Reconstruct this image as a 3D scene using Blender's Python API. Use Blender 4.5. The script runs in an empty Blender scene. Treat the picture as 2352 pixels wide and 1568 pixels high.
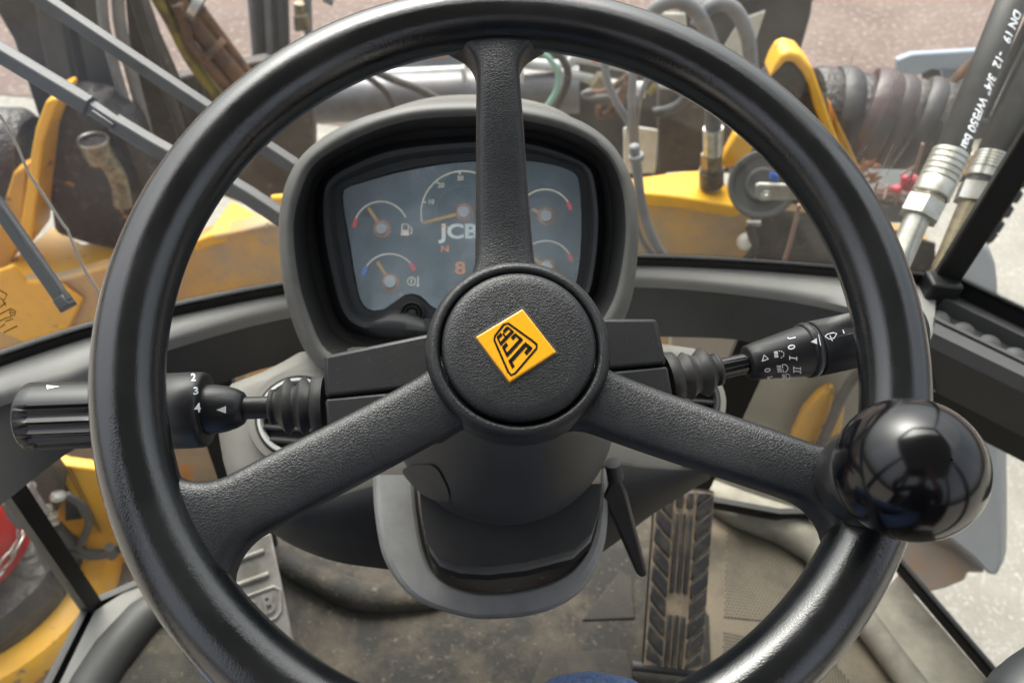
import bpy, bmesh, math, random
from mathutils import Vector, Matrix
random.seed(7)
SC = bpy.context.scene
COL = SC.collection

# ------------------------------------------------------------------ camera, light, exposure
F = 1767.0                                   # focal length in units where the picture is 2352 x 1568
M = Matrix(((0.996110981, 0.083567863, 0.027916391),
            (0.039698680, -0.708555203, 0.704537819),
            (0.078657024, -0.700689615, -0.709117153)))     # right, down, forward -> world
CAM = Vector((-0.01412026, -0.25765655, 0.98691246))
cam_d = bpy.data.cameras.new('camera')
cam = bpy.data.objects.new('camera', cam_d)
COL.objects.link(cam)
rot = Matrix((M.col[0], -M.col[1], -M.col[2])).transposed()
cam.matrix_world = Matrix.Translation(CAM) @ rot.to_4x4()
cam_d.sensor_width = 36.0
cam_d.lens = 36.0 * F / 2352.0
cam_d.clip_start = 0.02
cam_d.clip_end = 400
cam_d.dof.use_dof = True
cam_d.dof.focus_distance = 0.385
cam_d.dof.aperture_fstop = 12.0
SC.camera = cam

world = bpy.data.worlds.new('World')
SC.world = world
world.use_nodes = True
wn = world.node_tree
bg = wn.nodes['Background']
sky = wn.nodes.new('ShaderNodeTexSky')
sky.sky_type = 'NISHITA'
sky.sun_disc = False
sky.sun_elevation = math.radians(55)
sky.sun_rotation = math.radians(-25)
sky.air_density = 1.0
sky.dust_density = 8.0
sky.ozone_density = 0.6
hs = wn.nodes.new('ShaderNodeHueSaturation'); hs.inputs['Saturation'].default_value = .35; hs.inputs['Value'].default_value = 1.0
wn.links.new(sky.outputs[0], hs.inputs['Color']); g_tc = wn.nodes.new('ShaderNodeTexCoord'); g_sp = wn.nodes.new('ShaderNodeSeparateXYZ'); wn.links.new(g_tc.outputs['Generated'], g_sp.inputs[0])
g_mr = wn.nodes.new('ShaderNodeMapRange'); g_mr.inputs[3].default_value = 2.5; g_mr.inputs[4].default_value = 3.6; wn.links.new(g_sp.outputs[2], g_mr.inputs[0])
g_mx = wn.nodes.new('ShaderNodeVectorMath'); g_mx.operation = 'SCALE'; wn.links.new(hs.outputs[0], g_mx.inputs[0]); wn.links.new(g_mr.outputs[0], g_mx.inputs['Scale'])
wn.links.new(g_mx.outputs[0], bg.inputs[0])      # brighter towards the zenith, as an overcast sky is; overcast: the same sky with little colour
bg.inputs[1].default_value = 0.15
sun_d = bpy.data.lights.new('sun', 'SUN')
sun_d.energy = .5
sun_d.angle = math.radians(70)
sun_d.color = (1.0, 0.96, 0.9)
sun = bpy.data.objects.new('sun', sun_d)
COL.objects.link(sun)
sun.rotation_euler = (math.radians(35), 0, math.radians(-25 + 180))
SC.view_settings.view_transform = 'Standard'
SC.view_settings.look = 'None'
SC.view_settings.gamma = 1
SC.view_settings.exposure = .02
SC.view_settings.use_curve_mapping = False

# ------------------------------------------------------------------ geometry helpers
def ray(px, py): return M @ Vector(((px - 1176) / F, (py - 784) / F, 1.0))
def at(px, py, d=None, x=None, y=None, z=None):
    """point of the place that the photograph shows at (px, py), at depth d or on the plane x, y or z"""
    r = ray(px, py)
    if x is not None: t = (x - CAM.x) / r.x
    elif y is not None: t = (y - CAM.y) / r.y
    elif z is not None: t = (z - CAM.z) / r.z
    else: t = d
    return CAM + r * t

def link(o): COL.objects.link(o); return o
BASE = {}
def tag(o, label=None, cat=None, group=None, kind=None):
    if label: o['label'] = label
    if cat: o['category'] = cat
    if group: o['group'] = group
    if kind: o['kind'] = kind
    return o
def thing(name, label, cat, loc, group=None):
    o = link(bpy.data.objects.new(name, None))
    o.location = loc; o.empty_display_size = .02
    BASE[o.name] = Vector(loc)
    return tag(o, label, cat, group)

class MB:
    def __init__(s): s.v = []; s.f = []; s.uv = None
    def add(s, vs, fs):
        n = len(s.v); s.v += [Vector(v) for v in vs]; s.f += [tuple(i + n for i in f) for f in fs]; return s
    def loft(s, rings, closed=True, cap0=True, cap1=True):
        n = len(rings[0]); vs = [p for r in rings for p in r]; fs = []
        for i in range(len(rings) - 1):
            for j in range(n if closed else n - 1):
                k = (j + 1) % n
                fs.append((i * n + j, i * n + k, (i + 1) * n + k, (i + 1) * n + j))
        if cap0: fs.append(tuple(range(n))[::-1])
        if cap1: fs.append(tuple((len(rings) - 1) * n + j for j in range(n)))
        return s.add(vs, fs)
    def tube(s, pts, r, seg=10, cap=True, up=None):
        pts = [Vector(p) for p in pts]; rings = []; prev = None
        for i, p in enumerate(pts):
            t = (pts[min(i + 1, len(pts) - 1)] - pts[max(i - 1, 0)]).normalized()
            if prev is None:
                a = Vector(up) if up else (Vector((0, 0, 1)) if abs(t.z) < .9 else Vector((1, 0, 0)))
            else: a = prev
            u = (a - t * a.dot(t)).normalized(); prev = u; w = t.cross(u)
            rr = r[i] if isinstance(r, (list, tuple)) else r
            rings.append([p + (u * math.cos(q) + w * math.sin(q)) * rr for q in [2 * math.pi * k / seg for k in range(seg)]])
        return s.loft(rings, True, cap, cap)
    def lathe(s, prof, org, axis, seg=40, cap0=False, cap1=False, sx=1.0):
        axis = Vector(axis).normalized(); a = Vector((1, 0, 0)) if abs(axis.x) < .9 else Vector((0, 0, 1))
        u = (a - axis * a.dot(axis)).normalized(); w = axis.cross(u); org = Vector(org)
        rings = [[org + axis * h + (u * math.cos(q) * sx + w * math.sin(q)) * r for q in [2 * math.pi * k / seg for k in range(seg)]] for r, h in prof]
        return s.loft(rings, True, cap0, cap1)
    def prism(s, poly, ext):
        ext = Vector(ext); poly = [Vector(p) for p in poly]
        return s.loft([poly, [p + ext for p in poly]])
    def box(s, c, sx, sy, sz, ax=None):
        ax = ax or (Vector((1, 0, 0)), Vector((0, 1, 0)), Vector((0, 0, 1))); c = Vector(c)
        a, b, d = ax[0] * sx / 2, ax[1] * sy / 2, ax[2] * sz / 2
        return s.prism([c - a - b - d, c + a - b - d, c + a + b - d, c - a + b - d], d * 2)

def make(name, mb, mat, parent=None, bevel=0, seg=2, smooth=True, angle=40, subsurf=0, base=None, uv=None):
    b = base if base is not None else (BASE[parent.name] if parent else Vector((0, 0, 0)))
    me = bpy.data.meshes.new(name)
    me.from_pydata([tuple(v - b) for v in mb.v], [], mb.f)
    bm = bmesh.new(); bm.from_mesh(me)
    bmesh.ops.recalc_face_normals(bm, faces=bm.faces)
    bm.to_mesh(me); bm.free()
    if smooth:
        me.polygons.foreach_set('use_smooth', [True] * len(me.polygons))
        if angle < 180: me.set_sharp_from_angle(angle=math.radians(angle))
    if uv:
        l = me.uv_layers.new(name='UVMap')
        for lp in me.loops: l.data[lp.index].uv = uv[lp.vertex_index]
    me.materials.append(mat)
    o = link(bpy.data.objects.new(name, me))
    if parent: o.parent = parent
    else: o.location = b
    BASE[o.name] = b
    if bevel:
        m = o.modifiers.new('bevel', 'BEVEL'); m.width = bevel; m.segments = seg; m.limit_method = 'ANGLE'; m.angle_limit = math.radians(38)
    if subsurf:
        m = o.modifiers.new('subsurf', 'SUBSURF'); m.levels = subsurf; m.render_levels = subsurf
    return o
def single(name, mb, mat, label, cat, group=None, **k):
    c = sum(mb.v, Vector((0, 0, 0))) / len(mb.v); lo = min(v.z for v in mb.v)
    return tag(make(name, mb, mat, None, base=Vector((c.x, c.y, lo)), **k), label, cat, group)

def spline(pts, n, closed=False):
    """Catmull-Rom through pts, n samples"""
    P = [Vector(p) for p in pts]; m = len(P); out = []; segs = m if closed else m - 1
    for i in range(n):
        t = i / (n if closed else n - 1) * segs; k = min(int(t), segs - 1); u = t - k
        g = (lambda j: P[j % m]) if closed else (lambda j: P[max(0, min(m - 1, j))])
        a, b, c, d = g(k - 1), g(k), g(k + 1), g(k + 2)
        out.append(.5 * ((2 * b) + (c - a) * u + (2 * a - 5 * b + 4 * c - d) * u * u + (3 * b - a - 3 * c + d) * u ** 3))
    return out
def polar(pts, c, n=72, sub=12):
    """closed outline through pixel pts resampled at n angles about c"""
    S = spline([Vector((p[0], p[1], 0)) for p in pts], len(pts) * sub, True); A = []
    for p in S: A.append((math.atan2(p.y - c[1], p.x - c[0]), math.hypot(p.x - c[0], p.y - c[1])))
    A.sort(); out = []
    for k in range(n):
        q = -math.pi + 2 * math.pi * (k + .5) / n
        lo = max([a for a in A if a[0] <= q], default=(A[-1][0] - 2 * math.pi, A[-1][1]))
        hi = min([a for a in A if a[0] > q], default=(A[0][0] + 2 * math.pi, A[0][1]))
        w = (q - lo[0]) / max(1e-6, hi[0] - lo[0]); r = lo[1] * (1 - w) + hi[1] * w
        out.append((c[0] + r * math.cos(q), c[1] + r * math.sin(q)))
    return out

_txt = {}
def text_mesh(s, size=1.0, bold=.0, align='CENTER'):
    key = (s, bold, align)
    if key not in _txt:
        cu = bpy.data.curves.new('t', 'FONT'); cu.body = s; cu.size = 1; cu.align_x = align; cu.align_y = 'CENTER'; cu.offset = bold; cu.resolution_u = 3
        o = bpy.data.objects.new('t', cu); COL.objects.link(o)
        bpy.context.view_layer.update()
        me = o.evaluated_get(bpy.context.evaluated_depsgraph_get()).to_mesh()
        bm = bmesh.new(); bm.from_mesh(me); bmesh.ops.triangulate(bm, faces=bm.faces)
        for _ in range(4):
            long_e = [e for e in bm.edges if e.calc_length() > .16]
            if not long_e: break
            bmesh.ops.subdivide_edges(bm, edges=long_e, cuts=1); bmesh.ops.triangulate(bm, faces=bm.faces)
        bm.verts.index_update()
        _txt[key] = ([v.co.copy() for v in bm.verts], [tuple(v.index for v in f.verts) for f in bm.faces]); bm.free()
        bpy.data.objects.remove(o); bpy.data.curves.remove(cu)
    v, f = _txt[key]
    return [p * size for p in v], f
def text_on(mb, s, size, fn, bold=.0, align='CENTER', thick=0):
    v, f = text_mesh(s, size, bold, align)
    return mb.add([fn(p.x, p.y) for p in v], f)
def strokes(mb, lines, w, fn):
    """flat print strokes: each line a polyline in 2-D, width w, mapped by fn(u, v)"""
    for ln in lines:
        L = [Vector((a, b)) for a, b in ln]; A = []; B = []
        for i, p in enumerate(L):
            t = (L[min(i + 1, len(L) - 1)] - L[max(i - 1, 0)]).normalized(); n = Vector((-t.y, t.x)) * w / 2
            A.append(p + n); B.append(p - n)
        vs = [fn(p.x, p.y) for p in A] + [fn(p.x, p.y) for p in B]; n = len(L)
        mb.add(vs, [(i, i + 1, n + i + 1, n + i) for i in range(n - 1)])
    return mb

# ------------------------------------------------------------------ materials
def mat(name, col, rough=.5, metal=0.0, col2=None, nscale=40, lo=.42, hi=.62, bump=0, bscale=400, kind='noise', spec=.5, coat=0,
        emit=None, estr=0, col3=None, n3=300, lo3=.62, hi3=.68, detail=6, r2=None, dist=.002, stretch=None):
    m = bpy.data.materials.new(name); m.use_nodes = True
    nt = m.node_tree; N = nt.nodes; L = nt.links
    b = N['Principled BSDF']
    b.inputs['Roughness'].default_value = rough; b.inputs['Metallic'].default_value = metal
    b.inputs['Specular IOR Level'].default_value = spec; b.inputs['Coat Weight'].default_value = coat
    b.inputs['Coat Roughness'].default_value = .05
    b.inputs['Base Color'].default_value = (*col, 1)
    tc = N.new('ShaderNodeTexCoord'); src = tc.outputs['Object']
    if stretch:
        mp = N.new('ShaderNodeMapping'); mp.inputs['Scale'].default_value = stretch; L.new(src, mp.inputs[0]); src = mp.outputs[0]
    out = None
    if col2:
        n = N.new('ShaderNodeTexNoise'); n.inputs['Scale'].default_value = nscale; n.inputs['Detail'].default_value = detail; n.inputs['Roughness'].default_value = .65
        L.new(src, n.inputs['Vector'])
        r = N.new('ShaderNodeMapRange'); r.inputs[1].default_value = lo; r.inputs[2].default_value = hi; L.new(n.outputs[0], r.inputs[0])
        x = N.new('ShaderNodeMix'); x.data_type = 'RGBA'; x.inputs[6].default_value = (*col, 1); x.inputs[7].default_value = (*col2, 1)
        L.new(r.outputs[0], x.inputs[0]); out = x.outputs[2]
        if r2 is not None:
            rr = N.new('ShaderNodeMapRange'); rr.inputs[1].default_value = lo; rr.inputs[2].default_value = hi; rr.inputs[3].default_value = rough; rr.inputs[4].default_value = r2
            L.new(n.outputs[0], rr.inputs[0]); L.new(rr.outputs[0], b.inputs['Roughness'])
    if col3:
        n = N.new('ShaderNodeTexNoise'); n.inputs['Scale'].default_value = n3; n.inputs['Detail'].default_value = 3; L.new(src, n.inputs['Vector'])
        r = N.new('ShaderNodeMapRange'); r.inputs[1].default_value = lo3; r.inputs[2].default_value = hi3; L.new(n.outputs[0], r.inputs[0])
        x = N.new('ShaderNodeMix'); x.data_type = 'RGBA'; x.inputs[7].default_value = (*col3, 1); x.inputs[6].default_value = (*col, 1)
        if out: L.new(out, x.inputs[6])
        L.new(r.outputs[0], x.inputs[0]); out = x.outputs[2]
    if out: L.new(out, b.inputs['Base Color'])
    if bump:
        bp = N.new('ShaderNodeBump'); bp.inputs['Strength'].default_value = bump; bp.inputs['Distance'].default_value = dist
        if kind == 'leather':
            w = N.new('ShaderNodeTexNoise'); w.inputs['Scale'].default_value = bscale * .7; L.new(src, w.inputs['Vector'])
            ws = N.new('ShaderNodeVectorMath'); ws.operation = 'SCALE'; ws.inputs['Scale'].default_value = .9 / bscale; L.new(w.outputs['Color'], ws.inputs[0])
            wa = N.new('ShaderNodeVectorMath'); wa.operation = 'ADD'; L.new(src, wa.inputs[0]); L.new(ws.outputs[0], wa.inputs[1])
            v = N.new('ShaderNodeTexVoronoi'); v.feature = 'DISTANCE_TO_EDGE'; v.inputs['Scale'].default_value = bscale; L.new(wa.outputs[0], v.inputs['Vector'])
            r = N.new('ShaderNodeMapRange'); r.inputs[2].default_value = .22; L.new(v.outputs['Distance'], r.inputs[0]); h = r.outputs[0]
        elif kind == 'voronoi':
            v = N.new('ShaderNodeTexVoronoi'); v.inputs['Scale'].default_value = bscale; L.new(src, v.inputs['Vector']); h = v.outputs['Distance']
        else:
            n = N.new('ShaderNodeTexNoise'); n.inputs['Scale'].default_value = bscale; n.inputs['Detail'].default_value = 4; L.new(src, n.inputs['Vector']); h = n.outputs[0]
        L.new(h, bp.inputs['Height']); L.new(bp.outputs[0], b.inputs['Normal'])
    if emit: b.inputs['Emission Color'].default_value = (*emit, 1); b.inputs['Emission Strength'].default_value = estr
    return m

MT = {}
MT['leather'] = mat('leather_grain', (.008, .009, .011), .36, bump=.25, bscale=720, kind='leather', dist=.0004, col2=(.016, .017, .019), nscale=25)
MT['rim'] = mat('worn_rim_vinyl', (.004, .005, .006), .14, bump=.10, bscale=760, kind='leather', dist=.0003, col2=(.008, .009, .010), nscale=16, r2=.23, spec=.85)
MT['hubpad'] = mat('hub_pad_grain', (.008, .009, .010), .38, bump=.27, bscale=720, kind='leather', dist=.0004, col2=(.015, .016, .018), nscale=30)
MT['knob'] = mat('polished_black_knob', (.003, .003, .004), .13, spec=.5, coat=0, r2=.19, col2=(.004, .004, .005), nscale=30)
MT['plastic'] = mat('black_plastic', (.008, .009, .010), .40, col2=(.013, .013, .014), nscale=30, col3=(.12, .115, .11), n3=900, lo3=.70, hi3=.76, bump=.08, bscale=900, dist=.0006)
MT['plastic_matt'] = mat('matt_black_plastic', (.016, .016, .016), .6, col2=(.024, .024, .023), nscale=25)
MT['rubber'] = mat('bellows_rubber', (.020, .020, .020), .55, col2=(.040, .038, .035), nscale=60, col3=(.14, .13, .12), n3=900, lo3=.72, hi3=.78)
MT['housing'] = mat('dusty_dash_plastic', (.075, .074, .070), .5, col2=(.13, .126, .112), nscale=14, lo=.4, hi=.7, bump=.1, bscale=1200, dist=.0005)
MT['bezel'] = mat('bezel_plastic', (.032, .035, .039), .42, col2=(.04, .042, .044), nscale=18)
MT['hollow'] = mat('cluster_inner_plastic', (.014, .014, .014), .7)
MT['console'] = mat('warm_grey_console', (.19, .182, .163), .6, col2=(.14, .13, .11), nscale=9, lo=.4, hi=.7, bump=.06, bscale=1500, dist=.0004, col3=(.25, .21, .15), n3=60, lo3=.66, hi3=.8)
MT['beam'] = mat('charcoal_beam', (.035, .034, .032), .55, col2=(.045, .044, .04), nscale=8)
MT['ledge'] = mat('grey_ledge', (.19, .19, .183), .5, col2=(.25, .242, .217), nscale=10, lo=.35, hi=.7)
MT['ledge_dark'] = mat('grey_ledge_dark', (.055, .055, .054), .5, col2=(.07, .069, .065), nscale=10, lo=.35, hi=.7)
MT['seal'] = mat('black_seal', (.004, .004, .004), .5)
MT['tray'] = mat('grey_tray', (.20, .20, .195), .5, col2=(.15, .145, .135), nscale=22, lo=.42, hi=.65, bump=.05, bscale=1500, dist=.0004)
MT['mat'] = mat('muddy_rubber_mat', (.014, .0135, .010), .85, col2=(.082, .068, .044), nscale=13, lo=.44, hi=.74, bump=.35, bscale=260, kind='voronoi', dist=.0015, col3=(.11, .095, .07), n3=120, lo3=.60, hi3=.80, detail=12)
MT['mat_dusty'] = mat('dusty_rubber_mat', (.150, .125, .085), .8, col2=(.05, .044, .034), nscale=12, lo=.46, hi=.74, bump=.3, bscale=260, kind='voronoi', dist=.0015, detail=9)
MT['dot_shade'] = mat('mat_dimple_shade', (.03, .028, .022), .8)  # dark colour paints the shade inside the dimple hollows
MT['dot_tan'] = mat('mat_dimple_dust', (.10, .088, .065), .85, col2=(.03, .028, .024), nscale=12)
MT['tread'] = mat('dusty_pedal_rubber', (.024, .024, .023), .6, col2=(.085, .072, .052), nscale=45, lo=.45, hi=.72, col3=(.15, .13, .1), n3=300, lo3=.64, hi3=.74)
MT['kerb'] = mat('dusty_kerb', (.27, .25, .195), .7, col2=(.12, .11, .088), nscale=12, lo=.4, hi=.7)
MT['steel'] = mat('worn_pedal_steel', (.33, .32, .29), .45, metal=.35, col2=(.2, .185, .15), nscale=26, lo=.4, hi=.64)
MT['zinc'] = mat('zinc_fitting', (.48, .48, .45), .32, metal=.85, col2=(.38, .36, .30), nscale=60)
MT['dirt_steel'] = mat('dirty_fitting', (.25, .21, .13), .45, metal=.6, col2=(.12, .10, .07), nscale=50)
MT['mud'] = mat('dried_mud', (.34, .265, .18), .9, col2=(.22, .17, .115), nscale=80, bump=.3, bscale=300)
MT['white'] = mat('white_print', (.82, .84, .86), .5)
MT['orange_tape'] = mat('orange_print', (.6, .2, .06), .6)
MT['badge'] = mat('yellow_badge', (.80, .37, .012), .22, coat=.5)
MT['badge_black'] = mat('black_print', (.006, .006, .006), .3)
MT['yellow'] = mat('yellow_paint', (.55, .27, .014), .42, col2=(.42, .21, .02), nscale=9, col3=(.07, .052, .036), n3=14, lo3=.58, hi3=.64, detail=9)
MT['yellow_clean'] = mat('clean_yellow_paint', (.76, .39, .012), .38, col2=(.58, .30, .018), nscale=11, lo=.5, hi=.75, col3=(.20, .13, .06), n3=38, lo3=.66, hi3=.74, detail=9, bump=.1, bscale=40)
MT['tan'] = mat('muddy_yellow_panel', (.56, .32, .09), .6, col2=(.36, .27, .17), nscale=7, lo=.40, hi=.62, col3=(.30, .25, .19), n3=60, lo3=.56, hi3=.78, detail=10, bump=.2, bscale=80)
MT['grime'] = mat('greasy_brown_steel', (.018, .014, .013), .42, col2=(.060, .048, .042), nscale=14, lo=.4, hi=.68, bump=.8, bscale=55, dist=.012, col3=(.10, .085, .07), n3=70, lo3=.62, hi3=.74, detail=9)
MT['grime_light'] = mat('dusty_brown_steel', (.070, .055, .047), .62, col2=(.028, .021, .019), nscale=9, lo=.36, hi=.66, bump=.5, bscale=60, dist=.006, col3=(.14, .115, .09), n3=45, lo3=.62, hi3=.76, detail=9)
MT['grime_yellow'] = mat('greasy_yellow_steel', (.026, .020, .018), .45, col2=(.50, .235, .018), nscale=6, lo=.56, hi=.60, bump=.6, bscale=50, dist=.01, col3=(.07, .055, .045), n3=40, lo3=.55, hi3=.7, detail=9)
MT['black_steel'] = mat('black_dirty_steel', (.022, .019, .02), .5, col2=(.045, .04, .038), nscale=9, bump=.3, bscale=25, dist=.01)
MT['grey_bar'] = mat('grey_flat_bar', (.045, .046, .046), .6, col2=(.065, .064, .062), nscale=6)
MT['tubegrey'] = mat('grey_cross_tube', (.17, .17, .18), .4, metal=.3, col2=(.11, .10, .10), nscale=6)
MT['silver'] = mat('pale_frame_paint', (.5, .51, .5), .4, col2=(.4, .4, .38), nscale=12)
MT['hose'] = mat('black_hose', (.028, .028, .028), .55, col2=(.05, .05, .048), nscale=18, bump=.06, bscale=500)
MT['hose_grey'] = mat('grey_hose', (.15, .15, .155), .6, col2=(.19, .19, .19), nscale=20)
MT['cable'] = mat('grey_cable', (.17, .175, .19), .5)
MT['rust'] = mat('rusty_hose', (.13, .055, .018), .75, col2=(.05, .03, .02), nscale=30, lo=.4, hi=.62)
MT['stripe'] = mat('yellow_green_band', (.19, .155, .015), .6, col2=(.09, .06, .02), nscale=18, lo=.5, hi=.62)
MT['wiper'] = mat('wiper_black', (.026, .026, .029), .42, col2=(.045, .044, .047), nscale=14)
MT['wiper_dark'] = mat('wiper_rubber', (.012, .014, .014), .4)
MT['red'] = mat('red_paint', (.72, .04, .045), .35)
MT['redbrown'] = mat('red_brown_vinyl', (.050, .022, .022), .40, col2=(.030, .024, .024), nscale=9, bump=.4, bscale=40, dist=.006)
MT['grille'] = mat('blue_grey_panel', (.24, .28, .33), .5, col2=(.30, .33, .36), nscale=5)
MT['fender'] = mat('grey_mudguard', (.17, .175, .18), .55, col2=(.16, .16, .16), nscale=8)
MT['fender_mud'] = mat('muddy_mudguard', (.17, .135, .115), .7, col2=(.22, .13, .07), nscale=9, lo=.48, hi=.66)
MT['fringe'] = mat('fringe_rubber', (.022, .022, .022), .8, col2=(.05, .048, .042), nscale=12)
MT['jean'] = mat('denim', (.045, .085, .19), .85, col2=(.09, .14, .26), nscale=420, lo=.45, hi=.55, bump=.5, bscale=700, stretch=(1, .25, 1))
MT['berry'] = mat('red_berry', (.42, .03, .05), .4)
MT['dryleaf'] = mat('dry_brown_leaf', (.30, .11, .04), .7, col2=(.2, .08, .03), nscale=60)
MT['twig'] = mat('twig_bark', (.22, .13, .10), .7)
MT['pale_fill'] = mat('pale_fill_matt', (.62, .60, .52), .8, col2=(.5, .48, .4), nscale=20)
MT['blue'] = mat('blue_cap', (.03, .12, .45), .4)

def ground_mat(name, c1, c2, c3, s1, s2, bump, rough=.85):
    m = mat(name, c1, rough, col2=c2, nscale=s1, lo=.35, hi=.7, detail=8, col3=c3, n3=s2, lo3=.55, hi3=.68, bump=bump, bscale=s2 * 1.5, dist=.01); return m
MT['asphalt'] = ground_mat('reddish_asphalt', (.155, .108, .089), (.11, .070, .060), (.24, .20, .165), 2.2, 26, .3)
MT['concrete'] = ground_mat('pale_gravelly_concrete', (.27, .25, .215), (.21, .195, .165), (.36, .345, .31), 9, 75, .5)

def glass_mat(name, dust=.06, scale=6, tint=(.93, .95, .94), dcol=(.6, .57, .52)):
    m = bpy.data.materials.new(name); m.use_nodes = True; nt = m.node_tree; N = nt.nodes; L = nt.links
    N.remove(N['Principled BSDF']); o = N['Material Output']
    tr = N.new('ShaderNodeBsdfTransparent'); tr.inputs[0].default_value = (*tint, 1)
    gl = N.new('ShaderNodeBsdfGlossy'); gl.inputs['Roughness'].default_value = .02
    lw = N.new('ShaderNodeLayerWeight'); lw.inputs[0].default_value = .5
    pw = N.new('ShaderNodeMath'); pw.operation = 'POWER'; pw.inputs[1].default_value = 5; L.new(lw.outputs['Facing'], pw.inputs[0])
    fr = N.new('ShaderNodeMath'); fr.operation = 'MULTIPLY_ADD'; fr.inputs[1].default_value = .8; fr.inputs[2].default_value = .025; L.new(pw.outputs[0], fr.inputs[0])
    mx = N.new('ShaderNodeMixShader'); L.new(fr.outputs[0], mx.inputs[0]); L.new(tr.outputs[0], mx.inputs[1]); L.new(gl.outputs[0], mx.inputs[2])
    df = N.new('ShaderNodeBsdfDiffuse'); df.inputs[0].default_value = (*dcol, 1)
    tc = N.new('ShaderNodeTexCoord'); n = N.new('ShaderNodeTexNoise'); n.inputs['Scale'].default_value = scale; n.inputs['Detail'].default_value = 7
    L.new(tc.outputs['Object'], n.inputs['Vector'])
    r = N.new('ShaderNodeMapRange'); r.inputs[1].default_value = .35; r.inputs[2].default_value = .75; r.inputs[3].default_value = dust * .5; r.inputs[4].default_value = dust * 1.7
    L.new(n.outputs[0], r.inputs[0])
    m2 = N.new('ShaderNodeMixShader'); L.new(r.outputs[0], m2.inputs[0]); L.new(mx.outputs[0], m2.inputs[1]); L.new(df.outputs[0], m2.inputs[2])
    L.new(m2.outputs[0], o.inputs[0]); return m
MT['glass'] = glass_mat('dusty_window_glass', .045, 5)
MT['glass_dirty'] = glass_mat('dirtier_lower_glass', .05, 9)
def frit_mat():
    m = bpy.data.materials.new('frit_dots'); m.use_nodes = True; nt = m.node_tree; N = nt.nodes; L = nt.links
    N.remove(N['Principled BSDF']); o = N['Material Output']
    uv = N.new('ShaderNodeTexCoord')
    mp = N.new('ShaderNodeMapping'); mp.inputs['Rotation'].default_value = (0, 0, math.radians(45)); mp.inputs['Scale'].default_value = (480, 480, 1)
    L.new(uv.outputs['UV'], mp.inputs[0])
    fr = N.new('ShaderNodeVectorMath'); fr.operation = 'FRACTION'; L.new(mp.outputs[0], fr.inputs[0])
    sb = N.new('ShaderNodeVectorMath'); sb.operation = 'SUBTRACT'; sb.inputs[1].default_value = (.5, .5, 0); L.new(fr.outputs[0], sb.inputs[0])
    s2 = N.new('ShaderNodeVectorMath'); s2.operation = 'MULTIPLY'; s2.inputs[1].default_value = (1, 1, 0); L.new(sb.outputs[0], s2.inputs[0])
    ln = N.new('ShaderNodeVectorMath'); ln.operation = 'LENGTH'; L.new(s2.outputs[0], ln.inputs[0])
    sp = N.new('ShaderNodeSeparateXYZ'); L.new(uv.outputs['UV'], sp.inputs[0])
    rr = N.new('ShaderNodeMapRange'); rr.inputs[1].default_value = 0; rr.inputs[2].default_value = .011; rr.inputs[3].default_value = .72; rr.inputs[4].default_value = .1
    L.new(sp.outputs[1], rr.inputs[0])
    lt = N.new('ShaderNodeMath'); lt.operation = 'LESS_THAN'; L.new(ln.outputs['Value'], lt.inputs[0]); L.new(rr.outputs[0], lt.inputs[1])
    tr = N.new('ShaderNodeBsdfTransparent'); df = N.new('ShaderNodeBsdfDiffuse'); df.inputs[0].default_value = (.006, .006, .006, 1)
    mx = N.new('ShaderNodeMixShader'); L.new(lt.outputs[0], mx.inputs[0]); L.new(tr.outputs[0], mx.inputs[1]); L.new(df.outputs[0], mx.inputs[2]); L.new(mx.outputs[0], o.inputs[0])
    return m
MT['frit'] = frit_mat()
#PART2
# ------------------------------------------------------------------ cab structure
Z_SILL = .47
GL = [(-330, 985), (-120, 880), (0, 840), (200, 774), (400, 724), (660, 672), (900, 640), (1200, 614), (1465, 609), (1710, 619), (1923, 635), (2106, 650), (2150, 657)]
glass_line = [at(*p, z=Z_SILL) for p in GL]
CORNER = glass_line[-1]
side_line = [at(*p, z=Z_SILL) for p in ((2150, 657), (2352, 755))]
side_dir = (side_line[1] - side_line[0]).normalized()
side_line.append(side_line[0] + side_dir * .75)
LCORNER = Vector((-.494, .174, 0))

# cab floor and the front beam under the windscreen
fl = MB(); fl.prism([(-.50, -.75, -.03), (-.50, .17, -.03), (-.30, .32, -.03), (0, .40, -.03), (.30, .40, -.03), (.47, .40, -.03), (.62, .22, -.03), (.68, .05, -.03), (.68, -.75, -.03)], (0, 0, .03))
fo = make('cab_floor', fl, MT['mat']); fo['kind'] = 'structure'

inner_top = [(-330, 1060), (-120, 960), (0, 908), (138, 872), (201, 848), (385, 782), (642, 713), (900, 682), (1200, 650), (1463, 640), (1710, 659), (1941, 698), (2142, 775)]
inner_bot = [(-330, 1370), (-120, 1240), (0, 1161), (149, 1045), (300, 960), (471, 894), (640, 838), (900, 800), (1200, 775), (1606, 775), (1750, 791), (1960, 840), (2150, 897)]
def resamp(pts, n): return spline(pts, n)
g = resamp(glass_line, 49)
it = resamp([at(*p, z=Z_SILL - .004) for p in inner_top], 49)
ib = resamp([at(*p, z=.405) for p in inner_bot], 49)
t = thing('front_beam', 'long charcoal dashboard beam with pale top running under the windscreen behind the dials', 'beam', (0, .36, .40))
b = MB(); b.loft([[p + Vector((0, 0, -.012)) for p in it], ib, [p + Vector((0, .05, 0)) for p in ib], [p + Vector((0, .0, -.03)) for p in g]], closed=False, cap0=False, cap1=False)
make('beam_face', b, MT['beam'], t)
b = MB(); b.loft([[p + Vector((0, 0, -.03)) for p in g], g, [p * .85 + q * .15 + Vector((0, 0, .002)) for p, q in zip(g, it)], [p * .15 + q * .85 + Vector((0, 0, .001)) for p, q in zip(g, it)], [p + Vector((0, 0, -.003)) for p in it], [p + Vector((0, 0, -.012)) for p in it]], closed=False, cap0=False, cap1=False)
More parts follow.
